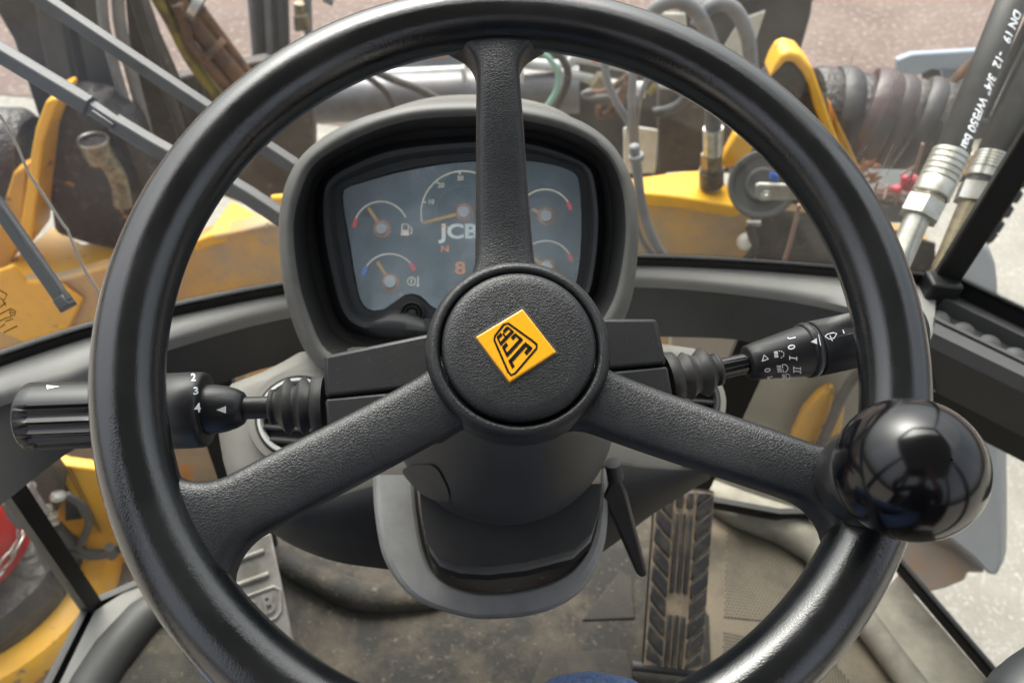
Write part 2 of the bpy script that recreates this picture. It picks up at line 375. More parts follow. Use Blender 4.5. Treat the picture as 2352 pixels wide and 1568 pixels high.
make('top_ledge', b, MT['ledge'], t, angle=60)

# windscreen with its seal and dotted border
def wall(line, z0, z1, th=.005, mb=None):
    mb = mb or MB(); n = len(line)
    out = []
    for i, p in enumerate(line):
        tdir = (line[min(i + 1, n - 1)] - line[max(i - 1, 0)]); nn = Vector((-tdir.y, tdir.x, 0)).normalized() * th
        out.append((p, nn))
    lo = [Vector((p.x, p.y, z0)) for p, q in out]; hi = [Vector((p.x, p.y, z1)) for p, q in out]
    lo2 = [Vector((p.x + q.x, p.y + q.y, z0)) for p, q in out]; hi2 = [Vector((p.x + q.x, p.y + q.y, z1)) for p, q in out]
    vs = lo + hi + hi2 + lo2; fs = []
    for i in range(n - 1):
        for a in range(4): fs.append((a * n + i, a * n + i + 1, ((a + 1) % 4) * n + i + 1, ((a + 1) % 4) * n + i))
    fs += [(0, n, 2 * n, 3 * n), (n - 1, 4 * n - 1, 3 * n - 1, 2 * n - 1)]
    return mb.add(vs, fs)
def frit(parent, line, z0, z1, off=-.0025):
    n = len(line); vs = []; uv = []; s = 0
    for i, p in enumerate(line):
        if i: s += (p - line[i - 1]).length
        tdir = (line[min(i + 1, n - 1)] - line[max(i - 1, 0)]); nn = Vector((-tdir.y, tdir.x, 0)).normalized() * off
        for z, v in ((z0, 0), (z1, abs(z1 - z0))): vs.append(Vector((p.x + nn.x, p.y + nn.y, z))); uv.append((s, v))
    m = MB(); m.add(vs, [(2 * i, 2 * i + 2, 2 * i + 3, 2 * i + 1) for i in range(n - 1)])
    return make('dotted_border', m, MT['frit'], parent, smooth=False, uv=uv)
gl = resamp(glass_line, 61)
ws = thing('windscreen', 'wide dusty front windscreen above the dashboard beam, black dotted along its lower edge', 'windscreen', (0, .36, .47))
make('glass_pane', wall(gl, Z_SILL + .008, 1.62), MT['glass'], ws)
m = MB(); wall([p - Vector((0, .002, 0)) for p in gl], Z_SILL - .002, Z_SILL + .010, .009, m)
make('rubber_seal', m, MT['seal'], ws)
frit(ws, gl, Z_SILL + .010, Z_SILL + .021)
sg = thing('side_window', 'right side window behind the black corner pillar, dotted along its sloping sill', 'window', side_line[0])
sl = [side_line[0] + (side_line[2] - side_line[0]) * i / 12 for i in range(13)]
make('glass_pane', wall(sl, Z_SILL + .008, 1.62), MT['glass'], sg)
m = MB(); wall(sl, Z_SILL - .004, Z_SILL + .018, .008, m); make('rubber_seal', m, MT['seal'], sg)
frit(sg, sl, Z_SILL + .018, Z_SILL + .034)
# black corner post with its foot
m = MB(); m.prism([CORNER + Vector(q) for q in ((-.012, -.006, -.004), (.012, -.016, -.004), (.016, .004, -.004), (-.004, .012, -.004))], (0, 0, 1.18))
ps = thing('corner_pillar', 'slim black pillar between windscreen and right side window', 'pillar', CORNER)
make('post', m, MT['seal'], ps, bevel=.003)
m = MB(); m.box(CORNER + Vector((-.004, -.012, .006)), .034, .026, .03); make('foot_block', m, MT['seal'], ps, bevel=.003)

# right hand ledge with its row of louvre discs
lin = [at(2142, 775, z=Z_SILL), at(2352, 876, z=Z_SILL)]; ldir = (lin[1] - lin[0]).normalized(); lin.append(lin[0] + ldir * .75)
lbt = [at(2148, 900, z=.40), at(2352, 1002, z=.40)]; lbt.append(lbt[0] + ldir * .75)
lb2 = [at(2250, 1008, z=.36), at(2352, 1064, z=.36)]; lb2 = [lb2[0] - ldir * .12, lb2[0] + ldir * .7]
t = thing('side_ledge', 'grey ledge under the right side window with a row of round vent louvres', 'ledge', lin[0])
a0, a1 = side_line[0], side_line[2]; b0, b1 = lin[0], lin[2]
def lerp(p, q, w): return p * (1 - w) + q * w
m = MB(); dz = Vector((0, 0, 1))
prof = [(0.0, -.03), (0.0, .0), (.20, .004), (.24, .004), (.26, -.012), (.62, -.012), (.64, .003), (.70, .003), (.71, -.004), (.75, -.004), (.76, .003), (.93, .001), (1.0, -.012)]
m.loft([[lerp(a0, b0, w) + dz * h, lerp(a1, b1, w) + dz * h] for w, h in prof], closed=False, cap0=False, cap1=False)
make('top_panel', m, MT['ledge_dark'], t, angle=30)
m = MB(); e0, e1 = lbt[0], lbt[2]
m.loft([[b0 - dz * .012, b1 - dz * .012], [e0, e1]], closed=False, cap0=False, cap1=False); make('side_face', m, MT['ledge_dark'], t)
m = MB(); m.loft([[e0, e1], [lb2[0], lb2[1]], [lb2[0] + Vector((.2, .1, 0)), lb2[1] + Vector((.2, .1, 0))]], closed=False, cap0=False, cap1=False); make('lower_trim', m, MT['seal'], t)
for i in range(13):
    c = lerp(lerp(a0, b0, .44), lerp(a1, b1, .44), (i + .35) * .0265 / .75) + dz * -.0115
    m = MB(); m.lathe([(.0005, .0055), (.006, .005), (.0105, .003), (.0118, .0), (.0122, -.004)], c, Vector((-.25, -.3, 1)), 20, cap0=True)
    make('louvre_disc', m, MT['ledge_dark'], t)

# lower window panes at floor level
lc = LCORNER
lower_left_front = [lc, Vector((-.40, .235, 0)), Vector((-.318, .278, 0))]
lower_left_side = [Vector((-.505, -.25, 0)), Vector((-.502, 0, 0)), lc]
def pane(name, label, line, z0, z1, parts=True):
    w = thing(name, label, 'window', line[0])
    make('glass_pane', wall(line, z0, z1), MT['glass_dirty'], w)
    m = MB(); wall(line, z0 - .006, z0 + .012, .009, m); make('rubber_seal', m, MT['seal'], w)
    return w
wl_ = pane('floor_window', 'lower left front pane beside the black upright strip, yellow chassis behind it', lower_left_front, .002, .42)
m = MB(); q = lower_left_front[-1]; m.prism([q + Vector((-.012, -.01, .0)), q + Vector((.03, .006, 0)), q + Vector((.03, .014, 0)), q + Vector((-.012, .0, 0))], (0, 0, .42)); make('edge_strip', m, MT['seal'], wl_)
wl2 = pane('floor_window', 'lower left side pane near the floor, red tank and chain behind it', lower_left_side, .002, .45)
m = MB(); m.prism([lc + Vector((-.012, -.006, .0)), lc + Vector((.004, -.010, 0)), lc + Vector((.012, .006, 0)), lc + Vector((-.004, .01, 0))], (0, 0, .42))
single('corner_seal', m, MT['seal'], 'thin black upright seal joining the two lower left panes', 'seal')
rc = Vector((CORNER.x, CORNER.y + .0, 0))
rl0, rl1 = at(2075, 1322, z=.05), at(2285, 1570, z=.05); rdir = (rl1 - rl0).normalized()
lower_right_side = [rl0 - rdir * .10, rl0, rl1, rl1 + rdir * .35]
wr = pane('floor_window', 'lower right pane beside the kerb, pale gravel and grey mudguard behind it', lower_right_side, .05, .40)
frit(wr, lower_right_side, .062, .074)
lower_right_front = [Vector((.300, .375, 0)), Vector((.42, .36, 0)), lower_right_side[0]]
wr2 = pane('floor_window', 'lower right front pane behind the wheel rim, muddy with a yellow shape beyond', lower_right_front, .05, .415)
q = lower_right_front[0]; m = MB(); m.prism([q + Vector((-.03, .004, .0)), q + Vector((.012, -.004, 0)), q + Vector((.012, .008, 0)), q + Vector((-.03, .012, 0))], (0, 0, .415)); make('edge_strip', m, MT['seal'], wr2)

# floor sills and kerbs
def px_strip(name, outer, inner, z0, z1, mt, label, cat, drop=.03):
    o = [at(*p, z=z0) for p in outer]; i = [at(*p, z=z1) for p in inner]
    m = MB(); m.loft([[p - dz * drop for p in o], o, i, [p - dz * drop for p in i]], closed=True, cap0=False, cap1=False)
    return single(name, m, mt, label, cat, angle=50)
px_strip('floor_sill', [(345, 1322), (218, 1402), (135, 1572), (40, 1790)], [(365, 1340), (262, 1432), (172, 1580), (80, 1790)], .012, .006, MT['ledge'], 'pale sill strip under the lower left panes, bent at the corner', 'sill')
px_strip('floor_sill', [(2062, 1322), (2275, 1570), (2420, 1740)], [(1985, 1400), (2130, 1580), (2250, 1740)], .04, .03, MT['kerb'], 'wide dusty sill strip beside the lower right pane', 'sill')
m = MB(); m.tube([at(*p, z=.02) for p in ((1600, 1118), (1700, 1170), (1800, 1205), (1880, 1262), (1935, 1360), (2020, 1470), (2110, 1590), (2240, 1770))], [.02, .028, .03, .026, .02, .018, .018, .018], 14)
single('floor_kerb', m, MT['kerb'], 'dusty rounded kerb of the floor mat curving past the right pedal', 'kerb')
m = MB(); m.tube([at(*p, z=.0) for p in ((420, 1352), (330, 1420), (262, 1500), (215, 1575), (120, 1760))], [.02, .026, .028, .028, .028], 14)
single('floor_kerb', m, MT['beam'], 'dark rounded kerb of the floor mat by the lower left corner', 'kerb')

# ------------------------------------------------------------------ floor details
def quad(c00, c10, c11, c01): return lambda u, v: (c00 * (1 - u) + c10 * u) * (1 - v) + (c01 * (1 - u) + c11 * u) * v
# ribbed mat panels lying on the floor
def mat_panel(px, z, label, mk='mat', dk='dot_shade'):
    P = [at(*p, z=z) for p in px]; m = MB(); m.prism([p - dz * .004 for p in P], dz * .006)
    t = thing('rubber_mat', label, 'mat', P[0]); make('panel', m, MT[mk], t, bevel=.003)
    f = quad(*P); mm = MB()
    a = (P[1] - P[0]).length; b = (P[3] - P[0]).length; nu, nv = max(4, int(a / .0048)), max(4, int(b / .0048))
    for i in range(nu):
        for j in range(nv):
            c = f((i + .5 + .5 * (j % 2)) / (nu + .5), (j + .5) / nv); r = .0015
            mm.add([c + Vector((r * math.cos(k * 1.047), r * math.sin(k * 1.047), .0021)) for k in range(6)] + [c + dz * .0028], [(k, (k + 1) % 6, 6) for k in range(6)])
    o = make('dimples', mm, MT[dk], t); o['kind'] = 'stuff'
m = MB(); m.prism([at(*p, z=-.006) for p in ((1450, 1100), (1640, 1120), (1800, 1190), (1890, 1250), (1950, 1350), (2060, 1470), (2200, 1640), (2250, 1800), (1640, 1800), (1625, 1420))], dz * .0075)
single('floor_mat', m, MT['mat_dusty'], 'tan dusty stretch of floor mat right of the treaded pedal', 'mat', bevel=.003)
mat_panel([(1660, 1420), (1880, 1440), (1840, 1270), (1668, 1190)], .0008, 'dimpled mat panel between the right pedal and the curved kerb', 'mat_dusty', 'dot_shade')
mat_panel([(1190, 1640), (1470, 1600), (1440, 1490), (1250, 1500)], .0008, 'dimpled mat panel in the middle of the floor before the seat')
mat_panel([(1650, 1660), (2010, 1640), (1900, 1500), (1660, 1450)], .0008, 'dimpled mat panel in the lower right corner under the rim', 'mat_dusty', 'dot_shade')
mat_panel([(1335, 1425), (1460, 1420), (1450, 1330), (1425, 1310)], .0008, 'small triangular dimpled mat panel left of the right pedal')
mat_panel([(190, 1640), (480, 1640), (560, 1500), (330, 1500)], .0008, 'dimpled mat panel in the lower left corner by the sill')
# folded hump of the mat under the dashboard
m = MB(); m.tube(spline([at(*p, z=zz) for p, zz in (((520, 1220), .0), ((620, 1275), .012), ((720, 1322), .016), ((810, 1362), .014), ((900, 1374), .01), ((1010, 1372), .004), ((1120, 1375), -.01))], 30), [.008 + .011 * math.sin(math.pi * i / 29) for i in range(30)], 16)
single('mat_fold', m, MT['mat'], 'muddy fold of floor mat rising under the dashboard left of centre', 'mat', angle=180)
# right accelerator pedal: base plate, rubber tread blocks
PC = [at(1478, 1530, z=.045), at(1612, 1545, z=.045), at(1642, 1128, z=.19), at(1507, 1113, z=.19)]
pf = quad(*PC); pn = (PC[1] - PC[0]).cross(PC[3] - PC[0]).normalized()
if pn.z < 0: pn = -pn
t = thing('foot_pedal', 'long black treaded rubber pedal with tan mud in its grooves', 'pedal', PC[0])
m = MB(); m.prism([p - pn * .016 for p in PC], pn * .014); make('pedal_plate', m, MT['seal'], t, bevel=.002)
m = MB(); m.prism([pf(.01, .012) - pn * .002, pf(.99, .012) - pn * .002, pf(.99, .99) - pn * .002, pf(.01, .99) - pn * .002], pn * .003); make('pedal_pad', m, MT['mud'], t)
def block(poly, hgt=.0045):
    m = MB(); m.prism([pf(*q) for q in poly], pn * hgt); make('tread_block', m, MT['tread'], t, bevel=.0012, seg=1)
for i in range(9):
    v = .02 + i * .108
    tp = lambda a: min(.985, a)
    lo_ = lambda a: max(.015, a)
    block([(.025, tp(v + .118)), (.025, lo_(v + .030)), (.30, lo_(v - .062)), (.30, lo_(v + .024))])
    block([(.975, tp(v + .118)), (.975, lo_(v + .030)), (.70, lo_(v - .062)), (.70, lo_(v + .024))])
for v0, v1 in ((.015, .30), (.42, .86)):
    for k in range(3):
        u = .345 + k * .115; block([(u, v0), (u + .075, v0), (u + .075, v1), (u, v1)])
block([(.06, .985), (.30, .905), (.30, .985)]); block([(.94, .985), (.70, .905), (.70, .985)])
for k in range(2):
    u = .36 + k * .17; block([(u, .89), (u + .11, .89), (u + .11, .98), (u, .98)])
m = MB(); m.tube([pf(-.12, -.045) - pn * .03, pf(1.1, -.045) - pn * .03], .006, 12); make('hinge_bar', m, MT['beam'], t)

# left steel pedal with raised bars and lettering
BC = [at(520, 1600, z=.06), at(690, 1545, z=.06), at(622, 1222, z=.13), at(452, 1285, z=.13)]
bf = quad(*BC); bn = (BC[1] - BC[0]).cross(BC[3] - BC[0]).normalized()
if bn.z < 0: bn = -bn
t = thing('foot_pedal', 'worn bare steel pedal with raised bars and embossed letters', 'pedal', BC[0])
m = MB(); m.prism([p - bn * .010 for p in BC], bn * .010); make('pedal_plate', m, MT['steel'], t, bevel=.002)
for v in (.13, .30, .72, .89):
    m = MB(); m.tube([bf(.12, v), bf(.86, v)], .0038, 10); make('grip_bar', m, MT['steel'], t)
wv_ = (BC[1] - BC[0]).length; hv_ = (BC[3] - BC[0]).length
m = MB(); f2 = lambda x, y: bf(.52 + x / wv_, .515 + y / hv_) + bn * .0012
lg = [[(-.030, -.017), (.026, -.017), (.033, -.011), (.037, .011), (.031, .017), (-.022, .017), (-.029, .011), (-.036, -.011), (-.030, -.017)]]
pts3 = [bf(.52 + x / wv_, .515 + y / hv_) + bn * .0006 for x, y in lg[0]]
m.tube(pts3, .0019, 8); make('emblem_outline', m, MT['steel'], t)
m = MB()
for dx, s in ((-.019, 'J'), (.001, 'C'), (.021, 'B')):
    v, f = text_mesh(s, .031, .0006 * 30, 'CENTER'); n0 = [bf(.52 + (p.x * .8 + dx) / wv_, .515 + (p.y * .95) / hv_) for p in v]
    m.add([p + bn * .0022 for p in n0], f)
    m.add([p + bn * .0002 for p in n0], f)
    nb = len(n0)
    edges = {}
    for fc in f:
        for a_, b_ in zip(fc, fc[1:] + fc[:1]): edges[(a_, b_)] = 1
    base_i = len(m.v) - 2 * nb
    for (a_, b_) in edges:
        if (b_, a_) not in edges: m.f.append((base_i + a_, base_i + b_, base_i + nb + b_, base_i + nb + a_))
make('embossed_letters', m, MT['steel'], t, smooth=False)

# ------------------------------------------------------------------ steering wheel frame
HUB = Vector((0, 0, .73)); WU = Vector((1, 0, 0)); WN = Vector((0, -.4711, .8821)).normalized(); WV = WN.cross(WU)
def W(u, v, h=0): return HUB + WU * u + WV * v + WN * h
def wlp(px, py, h=0):
    r = ray(px, py); p0 = HUB + WN * h
    return CAM + r * ((p0 - CAM).dot(WN) / r.dot(WN))

# dashboard pod below the dials, with round air vents
PH = -.27
pod = [(735, 800), (625, 846), (520, 888), (496, 930), (503, 1000), (524, 1100), (560, 1138), (640, 1180), (870, 1190), (1130, 1200), (1390, 1170), (1500, 1120), (1590, 1085), (1640, 1050), (1652, 950), (1640, 880), (1595, 800), (1460, 790), (1100, 800)]
pr = polar(pod, (1080, 990), 80)
sc = lambda P, c, k: [((x - c[0]) * k + c[0], (y - c[1]) * k + c[1]) for x, y in P]
t = thing('dash_console', 'warm grey lower dashboard console around the steering column with round air vents', 'console', W(0, -.1, -.5))
m = MB()
m.loft([[wlp(*p, PH + .006) for p in sc(pr, (1080, 990), .93)], [wlp(*p, PH + .003) for p in sc(pr, (1080, 990), .97)], [wlp(*p, PH - .008) for p in pr], [wlp(*p, PH - .03) + Vector((0, .0, 0)) for p in sc(pr, (1080, 985), .99)], [wlp(*p, PH - .03) + Vector((0, .10, -.13)) for p in sc(pr, (1080, 990), .86)]])
make('console_body', m, MT['console'], t, angle=60)
cowl_t = spline([(x, y, 0) for x, y in ((560, 1105), (640, 1165), (760, 1140), (900, 1105), (1150, 1090), (1390, 1062), (1480, 1070), (1560, 1076), (1640, 1070))], 48)
cowl_b = spline([(x, y, 0) for x, y in ((575, 1175), (650, 1240), (760, 1286), (880, 1306), (1100, 1330), (1290, 1320), (1400, 1256), (1500, 1180), (1630, 1100))], 48)
m = MB(); m.loft([[wlp(a_.x * (1 - w) + b_.x * w, a_.y * (1 - w) + b_.y * w, PH + .022 - .012 * (w < .02) - .085 * w ** 2.2) for a_, b_ in zip(cowl_t, cowl_b)] for w in (0, .02, .1, .25, .4, .55, .7, .8, .9, 1.0)] + [[wlp(b_.x, b_.y, PH - .064) + Vector((0, .1, -.01)) for b_ in cowl_b]], closed=False, cap0=False, cap1=False)
make('lower_cowl', m, MT['plastic_matt'], t, angle=70)
for (cx, cy, r) in ((685, 957, 84), (1572, 918, 74)):
    c = wlp(cx, cy, PH + .010); R = r * .66 / F
    m = MB(); m.lathe([(R * 1.28, -.006), (R * 1.22, .0025), (R * 1.06, .003), (R * 1.0, -.004)], c, WN, 48); make('vent_collar', m, MT['console'], t)
    m = MB(); m.lathe([(R * 1.0, .000), (R * .97, .0058), (R * .90, .006), (R * .86, .001), (R * .84, -.02)], c, WN, 48); vr = make('vent_ring', m, MT['silver'] if cx < 1000 else MT['bezel'], t)
    m = MB(); m.lathe([(R * .86, -.0022), (.0005, -.0022)], c, WN, 40); make('vent_recess', m, MT['hollow'], t)
    for k in (-2, -1, 0, 1, 2):
        w_ = math.sqrt(max(0, (R * .84) ** 2 - (k * R * .3) ** 2))
        m = MB(); m.box(c + WV * k * R * .3 + WN * .001, w_ * 2, .002, .007, (WU, (WV * .8 + WN * .6).normalized(), (WN * .8 - WV * .6).normalized())); make('vent_slat', m, MT['plastic_matt'], t)

# ------------------------------------------------------------------ instrument cluster
CN = Vector((0, -.75, .66)).normalized(); CO = at(1052, 490, d=.6)
def clp(px, py, h=0):
    r = ray(px, py); p0 = CO + CN * h
    return CAM + r * ((p0 - CAM).dot(CN) / r.dot(CN))
O_ = [(1050, 232), (930, 243), (800, 283), (705, 345), (657, 420), (640, 520), (648, 640), (672, 740), (715, 825), (800, 880), (950, 890), (1150, 880), (1300, 840), (1400, 785), (1447, 700), (1463, 600), (1466, 500), (1450, 410), (1400, 325), (1310, 268), (1180, 238)]
I_ = [(1050, 268), (930, 279), (820, 317), (730, 370), (694, 430), (674, 520), (686, 640), (712, 730), (752, 806), (840, 838), (980, 845), (1150, 835), (1280, 805), (1360, 760), (1408, 690), (1430, 600), (1437, 510), (1425, 420), (1385, 348), (1300, 300), (1170, 272)]
B_ = [(1079, 318), (897, 336), (795, 376), (751, 407), (733, 455), (736, 550), (755, 641), (776, 712), (808, 752), (870, 770), (970, 772), (1150, 765), (1270, 735), (1349, 690), (1371, 623), (1382, 513), (1374, 426), (1356, 380), (1298, 348), (1210, 322)]
L_ = [(1079, 372), (985, 383), (897, 401), (825, 422), (796, 432), (787, 448), (793, 500), (802, 550), (810, 600), (817, 641), (828, 688), (843, 708), (860, 713), (880, 711), (904, 699), (926, 679), (944, 674), (968, 681), (990, 702), (1010, 712), (1028, 716), (1120, 716), (1230, 705), (1300, 690), (1320, 659), (1331, 604), (1336, 513), (1331, 426), (1323, 402), (1298, 387), (1214, 370)]
cc = (1060, 540); NQ = 128
O, I, B, Lr = [polar(p, cc, NQ, 16) for p in (O_, I_, B_, L_)]
B2 = [((x - cc[0]) * .965 + cc[0], (y - cc[1]) * .965 + cc[1]) for x, y in B]
mid = lambda A, C, w: [(a[0] * (1 - w) + c[0] * w, a[1] * (1 - w) + c[1] * w) for a, c in zip(A, C)]
ic = thing('instrument_cluster', 'hooded instrument cluster with round gauges behind the top spoke', 'dashboard', CO - CN * .1)
m = MB(); m.loft([[clp(*p, -.035) + Vector((0, .10, -.03)) for p in sc(O, cc, .86)], [clp(*p, -.035) for p in sc(O, cc, .985)], [clp(*p, -.012) for p in O], [clp(*p, -.002) for p in mid(O, I, .12)], [clp(*p, .003) for p in mid(O, I, .45)], [clp(*p, .003) for p in mid(O, I, .75)], [clp(*p, -.001) for p in I]], cap1=False)
make('hood', m, MT['housing'], ic, angle=70)
m = MB(); m.loft([[clp(*p, -.001) for p in I], [clp(*p, -.006) for p in mid(I, B, .08)], [clp(*p, -.05) for p in mid(I, B, .55)], [clp(*p, -.055) for p in B]], cap0=False, cap1=False)
make('hood_lining', m, MT['hollow'], ic, angle=50)
m = MB(); m.loft([[clp(*p, -.058) for p in mid(I, B, .8)], [clp(*p, -.046) for p in B], [clp(*p, -.040) for p in mid(B, Lr, .18)], [clp(*p, -.041) for p in mid(B, Lr, .38)], [clp(*p, -.052) for p in mid(B, Lr, .62)], [clp(*p, -.052) for p in mid(B, Lr, .93)], [clp(*p, -.056) for p in Lr]], cap0=False, cap1=False)
make('bezel', m, MT['bezel'], ic, angle=50)
MT['face'] = mat('hazed_dial_face', (.19, .28, .33), .5, col2=(.23, .30, .33), nscale=9)  # lightened blue-grey base stands in for sky haze on the lens
MT['arc'] = mat('backlit_dial_print', (.8, .74, .6), .5, emit=(1, .9, .7), estr=.35)
MT['arc_dim'] = mat('dim_dial_print', (.35, .38, .40), .5)
MT['jcbw'] = mat('backlit_white_print', (.8, .82, .8), .5, emit=(.9, 1, .95), estr=.35)
MT['needle'] = mat('amber_needle', (.55, .36, .10), .5, emit=(.9, .5, .12), estr=.25)
MT['oring'] = mat('orange_glow_ring', (.5, .2, .06), .5, emit=(1, .4, .1), estr=.2)
MT['dredp'] = mat('red_dial_segment', (.7, .06, .08), .5, emit=(1, .1, .1), estr=.3)
MT['dblue'] = mat('blue_dial_segment', (.05, .15, .65), .5, emit=(.1, .3, 1), estr=.3)
MT['led'] = mat('orange_led_digit', (.6, .25, .1), .5, emit=(1, .42, .15), estr=.35)
MT['cap'] = mat('pale_needle_cap', (.62, .68, .70), .4)
FH = -.0575
m = MB(); m.add([clp(*p, FH) for p in Lr], [tuple(range(NQ))]); make('dial_face', m, MT['face'], ic, smooth=False)
FP = lambda h: (lambda x, y: clp(x, y, FH + h))
def arc(c, r, a0, a1, n=28): return [(c[0] + r * math.cos(math.radians(a0 + (a1 - a0) * i / n)), c[1] - r * math.sin(math.radians(a0 + (a1 - a0) * i / n))) for i in range(n + 1)]
def gauge(c, ac, r, a0, a1, tip, seg=()):
    m = MB(); strokes(m, [arc(ac, r, a0, a1)], 3.2, FP(.0004)); gz = make('gauge', m, MT['arc'], ic, smooth=False)
    for s0, s1, k in seg:
        m = MB(); strokes(m, [arc(ac, r - 1, s0, s1, 6)], 9, FP(.0006)); make('gauge_segment', m, MT[k], gz, smooth=False)
    m = MB(); strokes(m, [[c, tip]], 7, FP(.0022)); make('needle', m, MT['needle'], gz, smooth=False)
    p = clp(*c, FH)
    m = MB(); m.lathe([(.0072, .0006), (.0072, .003), (.0058, .0032)], p, CN, 28); make('needle_ring', m, MT['oring'], gz)
    m = MB(); m.lathe([(.0056, .001), (.0056, .006), (.0045, .0075), (.0005, .0078)], p, CN, 28, cap1=True); make('needle_cap', m, MT['cap'], gz)
    return gz
gauge((878, 526), (875, 525), 62, 158, 24, (846, 477), ((178, 158, 'dredp'),))
gauge((898, 648), (895, 647), 64, 146, 42, (866, 601), ((166, 148, 'dblue'), (42, 24, 'dredp')))
g0 = gauge((1066, 488), (1064, 490), 97, 194, -8, (968, 513))
gauge((1254, 497), (1252, 497), 62, 165, 32, (1222, 480), ((32, 14, 'dredp'),))
gauge((1256, 615), (1254, 615), 62, 165, 32, (1215, 585), ((32, 14, 'dredp'),))
m = MB(); strokes(m, [arc((1064, 490), 64, 190, 0)], 1.6, FP(.0004)); make('inner_scale', m, MT['arc_dim'], g0, smooth=False)
m = MB()
for a in (164, 130, 95, 60, 28): strokes(m, [[arc((1064, 490), 97, a, a, 1)[0], arc((1064, 490), 89, a, a, 1)[0]]], 3, FP(.0005))
make('scale_ticks', m, MT['arc'], g0, smooth=False)
TX = lambda cx, cy, h=.0005: (lambda x, y: clp(cx + x, cy - y, FH + h))
m = MB()
for s, x, y in (('10', 990, 464), ('20', 1013, 426), ('30', 1057, 410), ('40', 1104, 425)): text_on(m, s, 15, TX(x, y), .01)
make('scale_numbers', m, MT['arc'], g0, smooth=False)
m = MB()
for s, x, y in (('50', 1062, 447), ('25', 1030, 460)): text_on(m, s, 10, TX(x, y))
for s, x in (('1', 1040), ('2', 1053), ('3', 1066), ('4', 1079)): text_on(m, s, 12, TX(x, 570))
text_on(m, '0 10', 24, TX(1030, 675)); make('dim_lettering', m, MT['arc_dim'], ic, smooth=False)
m = MB(); text_on(m, 'JCB', 50, lambda x, y: clp(1012 + x * 1.12, 533 - y * .92, FH + .0006), .03, 'LEFT'); make('dial_lettering', m, MT['jcbw'], ic, smooth=False)
m = MB(); text_on(m, 'N', 22, lambda x, y: clp(1022 + x * 1.2, 572 - y * .9, FH + .0006), .03); text_on(m, '8', 40, lambda x, y: clp(1057 + x * 1.3, 617 - y, FH + .0006), .02)
strokes(m, [[(1015, 520), (1028, 520), (1028, 533), (1015, 533), (1015, 520)], [(1019, 526), (1024, 526)]], 3, FP(.0006)); make('led_symbols', m, MT['led'], ic, smooth=False)
m = MB(); strokes(m, [[(924, 515), (938, 515), (938, 540), (922, 540), (924, 515)], [(942, 520), (946, 526), (945, 537), (941, 536)]], 3, FP(.0006)); strokes(m, [[(922, 534), (939, 534)]], 12, FP(.0006)); make('fuel_pump_symbol', m, MT['arc'], ic, smooth=False)
m = MB(); strokes(m, [arc((945, 646), 9, 0, 360)], 2.5, FP(.0006)); strokes(m, [[(945, 641), (945, 651)], [(960, 635), (960, 656)], [(956, 656), (964, 656)]], 3, FP(.0006)); make('temperature_symbol', m, MT['arc'], ic, smooth=False)
def lens_mat():
    m = glass_mat('dusty_dial_lens', .24, 25, (.97, .98, .98), (.62, .70, .74)); return m
m = MB(); m.loft([[clp(*p, -.0535) for p in sc(Lr, cc, .998)], [clp(*p, -.0515) for p in sc(Lr, cc, .998)]]); MT['lens'] = lens_mat(); make('lens', m, MT['lens'], ic)
p = clp(947, 720, -.050)
m = MB(); m.lathe([(.0105, -.004), (.0105, .002), (.0092, .003), (.0085, .0), (.0075, -.003), (.0072, .001), (.0062, .002), (.005, -.0005), (.004, -.001), (.0035, .0015), (.0005, .0022)], p, CN, 32, cap1=True); make('push_button', m, MT['plastic_matt'], ic)
#PART3
# ------------------------------------------------------------------ steering column
t = thing('steering_column', 'black steering column with cone shaped boot and split switch housing below the hub', 'steering column', W(0, 0, -.4))
def wprism(mb, px, h0, h1, shrink=1.0):
    c = (sum(p[0] for p in px) / len(px), sum(p[1] for p in px) / len(px)); P = [wlp(*p, h0) for p in px]; k = sum(P, Vector()) / len(P)
    return mb.loft([P, [k + (p - k) * shrink + WN * (h1 - h0) for p in P]])
m = MB(); wprism(m, [(741, 815), (975, 766), (1180, 728), (1360, 729), (1510, 730), (1533, 836), (1180, 869), (745, 912)], -.04, -.088); make('housing_top', m, MT['plastic'], t, bevel=.0024, seg=3)
m = MB(); wprism(m, [(746, 915), (1180, 873), (1534, 840), (1550, 925), (1180, 965), (753, 1012)], -.04, -.088); make('housing_bottom', m, MT['plastic'], t, bevel=.0015, seg=2)
m = MB(); m.lathe([(.0395, -.022), (.0405, -.03), (.043, -.045), (.0505, -.075), (.0625, -.12), (.0735, -.165), (.0765, -.178), (.0755, -.186), (.071, -.190), (.02, -.191)], HUB, WN, 72); make('column_boot', m, MT['bezel'], t, angle=50)
# pale inset oval on the flank of the boot
ov = [(925, 1078), (990, 1068), (1018, 1100), (1031, 1138), (1024, 1151), (990, 1146), (955, 1122)]
def on_boot(px, py, lift=.0016):
    r = ray(px, py); ap = .0
    lo = None
    for k in range(400):
        s = .36 + k * .0008; p = CAM + r * s; q = p - HUB; h = q.dot(WN); rad = (q - WN * h).length
        if -.19 < h < -.02:
            R = .043 + max(0, (-h - .045)) * .252
            if rad < R + lift: return p
    return CAM + r * .53
ovs = [on_boot(p.x, p.y) for p in spline([(x, y, 0) for x, y in ov], 36, True)]
m = MB(); cen = on_boot(985, 1110); m.add([cen + (p - cen) for p in ovs] + [cen], [(i, (i + 1) % 36, 36) for i in range(36)]); make('boot_inset', m, MT['beam'], t)
CBX = [(962, 1120), (968, 1190), (980, 1245), (1002, 1278), (1050, 1296), (1120, 1300), (1210, 1290), (1320, 1262), (1360, 1225), (1378, 1170), (1383, 1110)]
top_ = [wlp(*p, -.195) for p in CBX]
m = MB()
kz = sum(top_, Vector()) / len(top_)
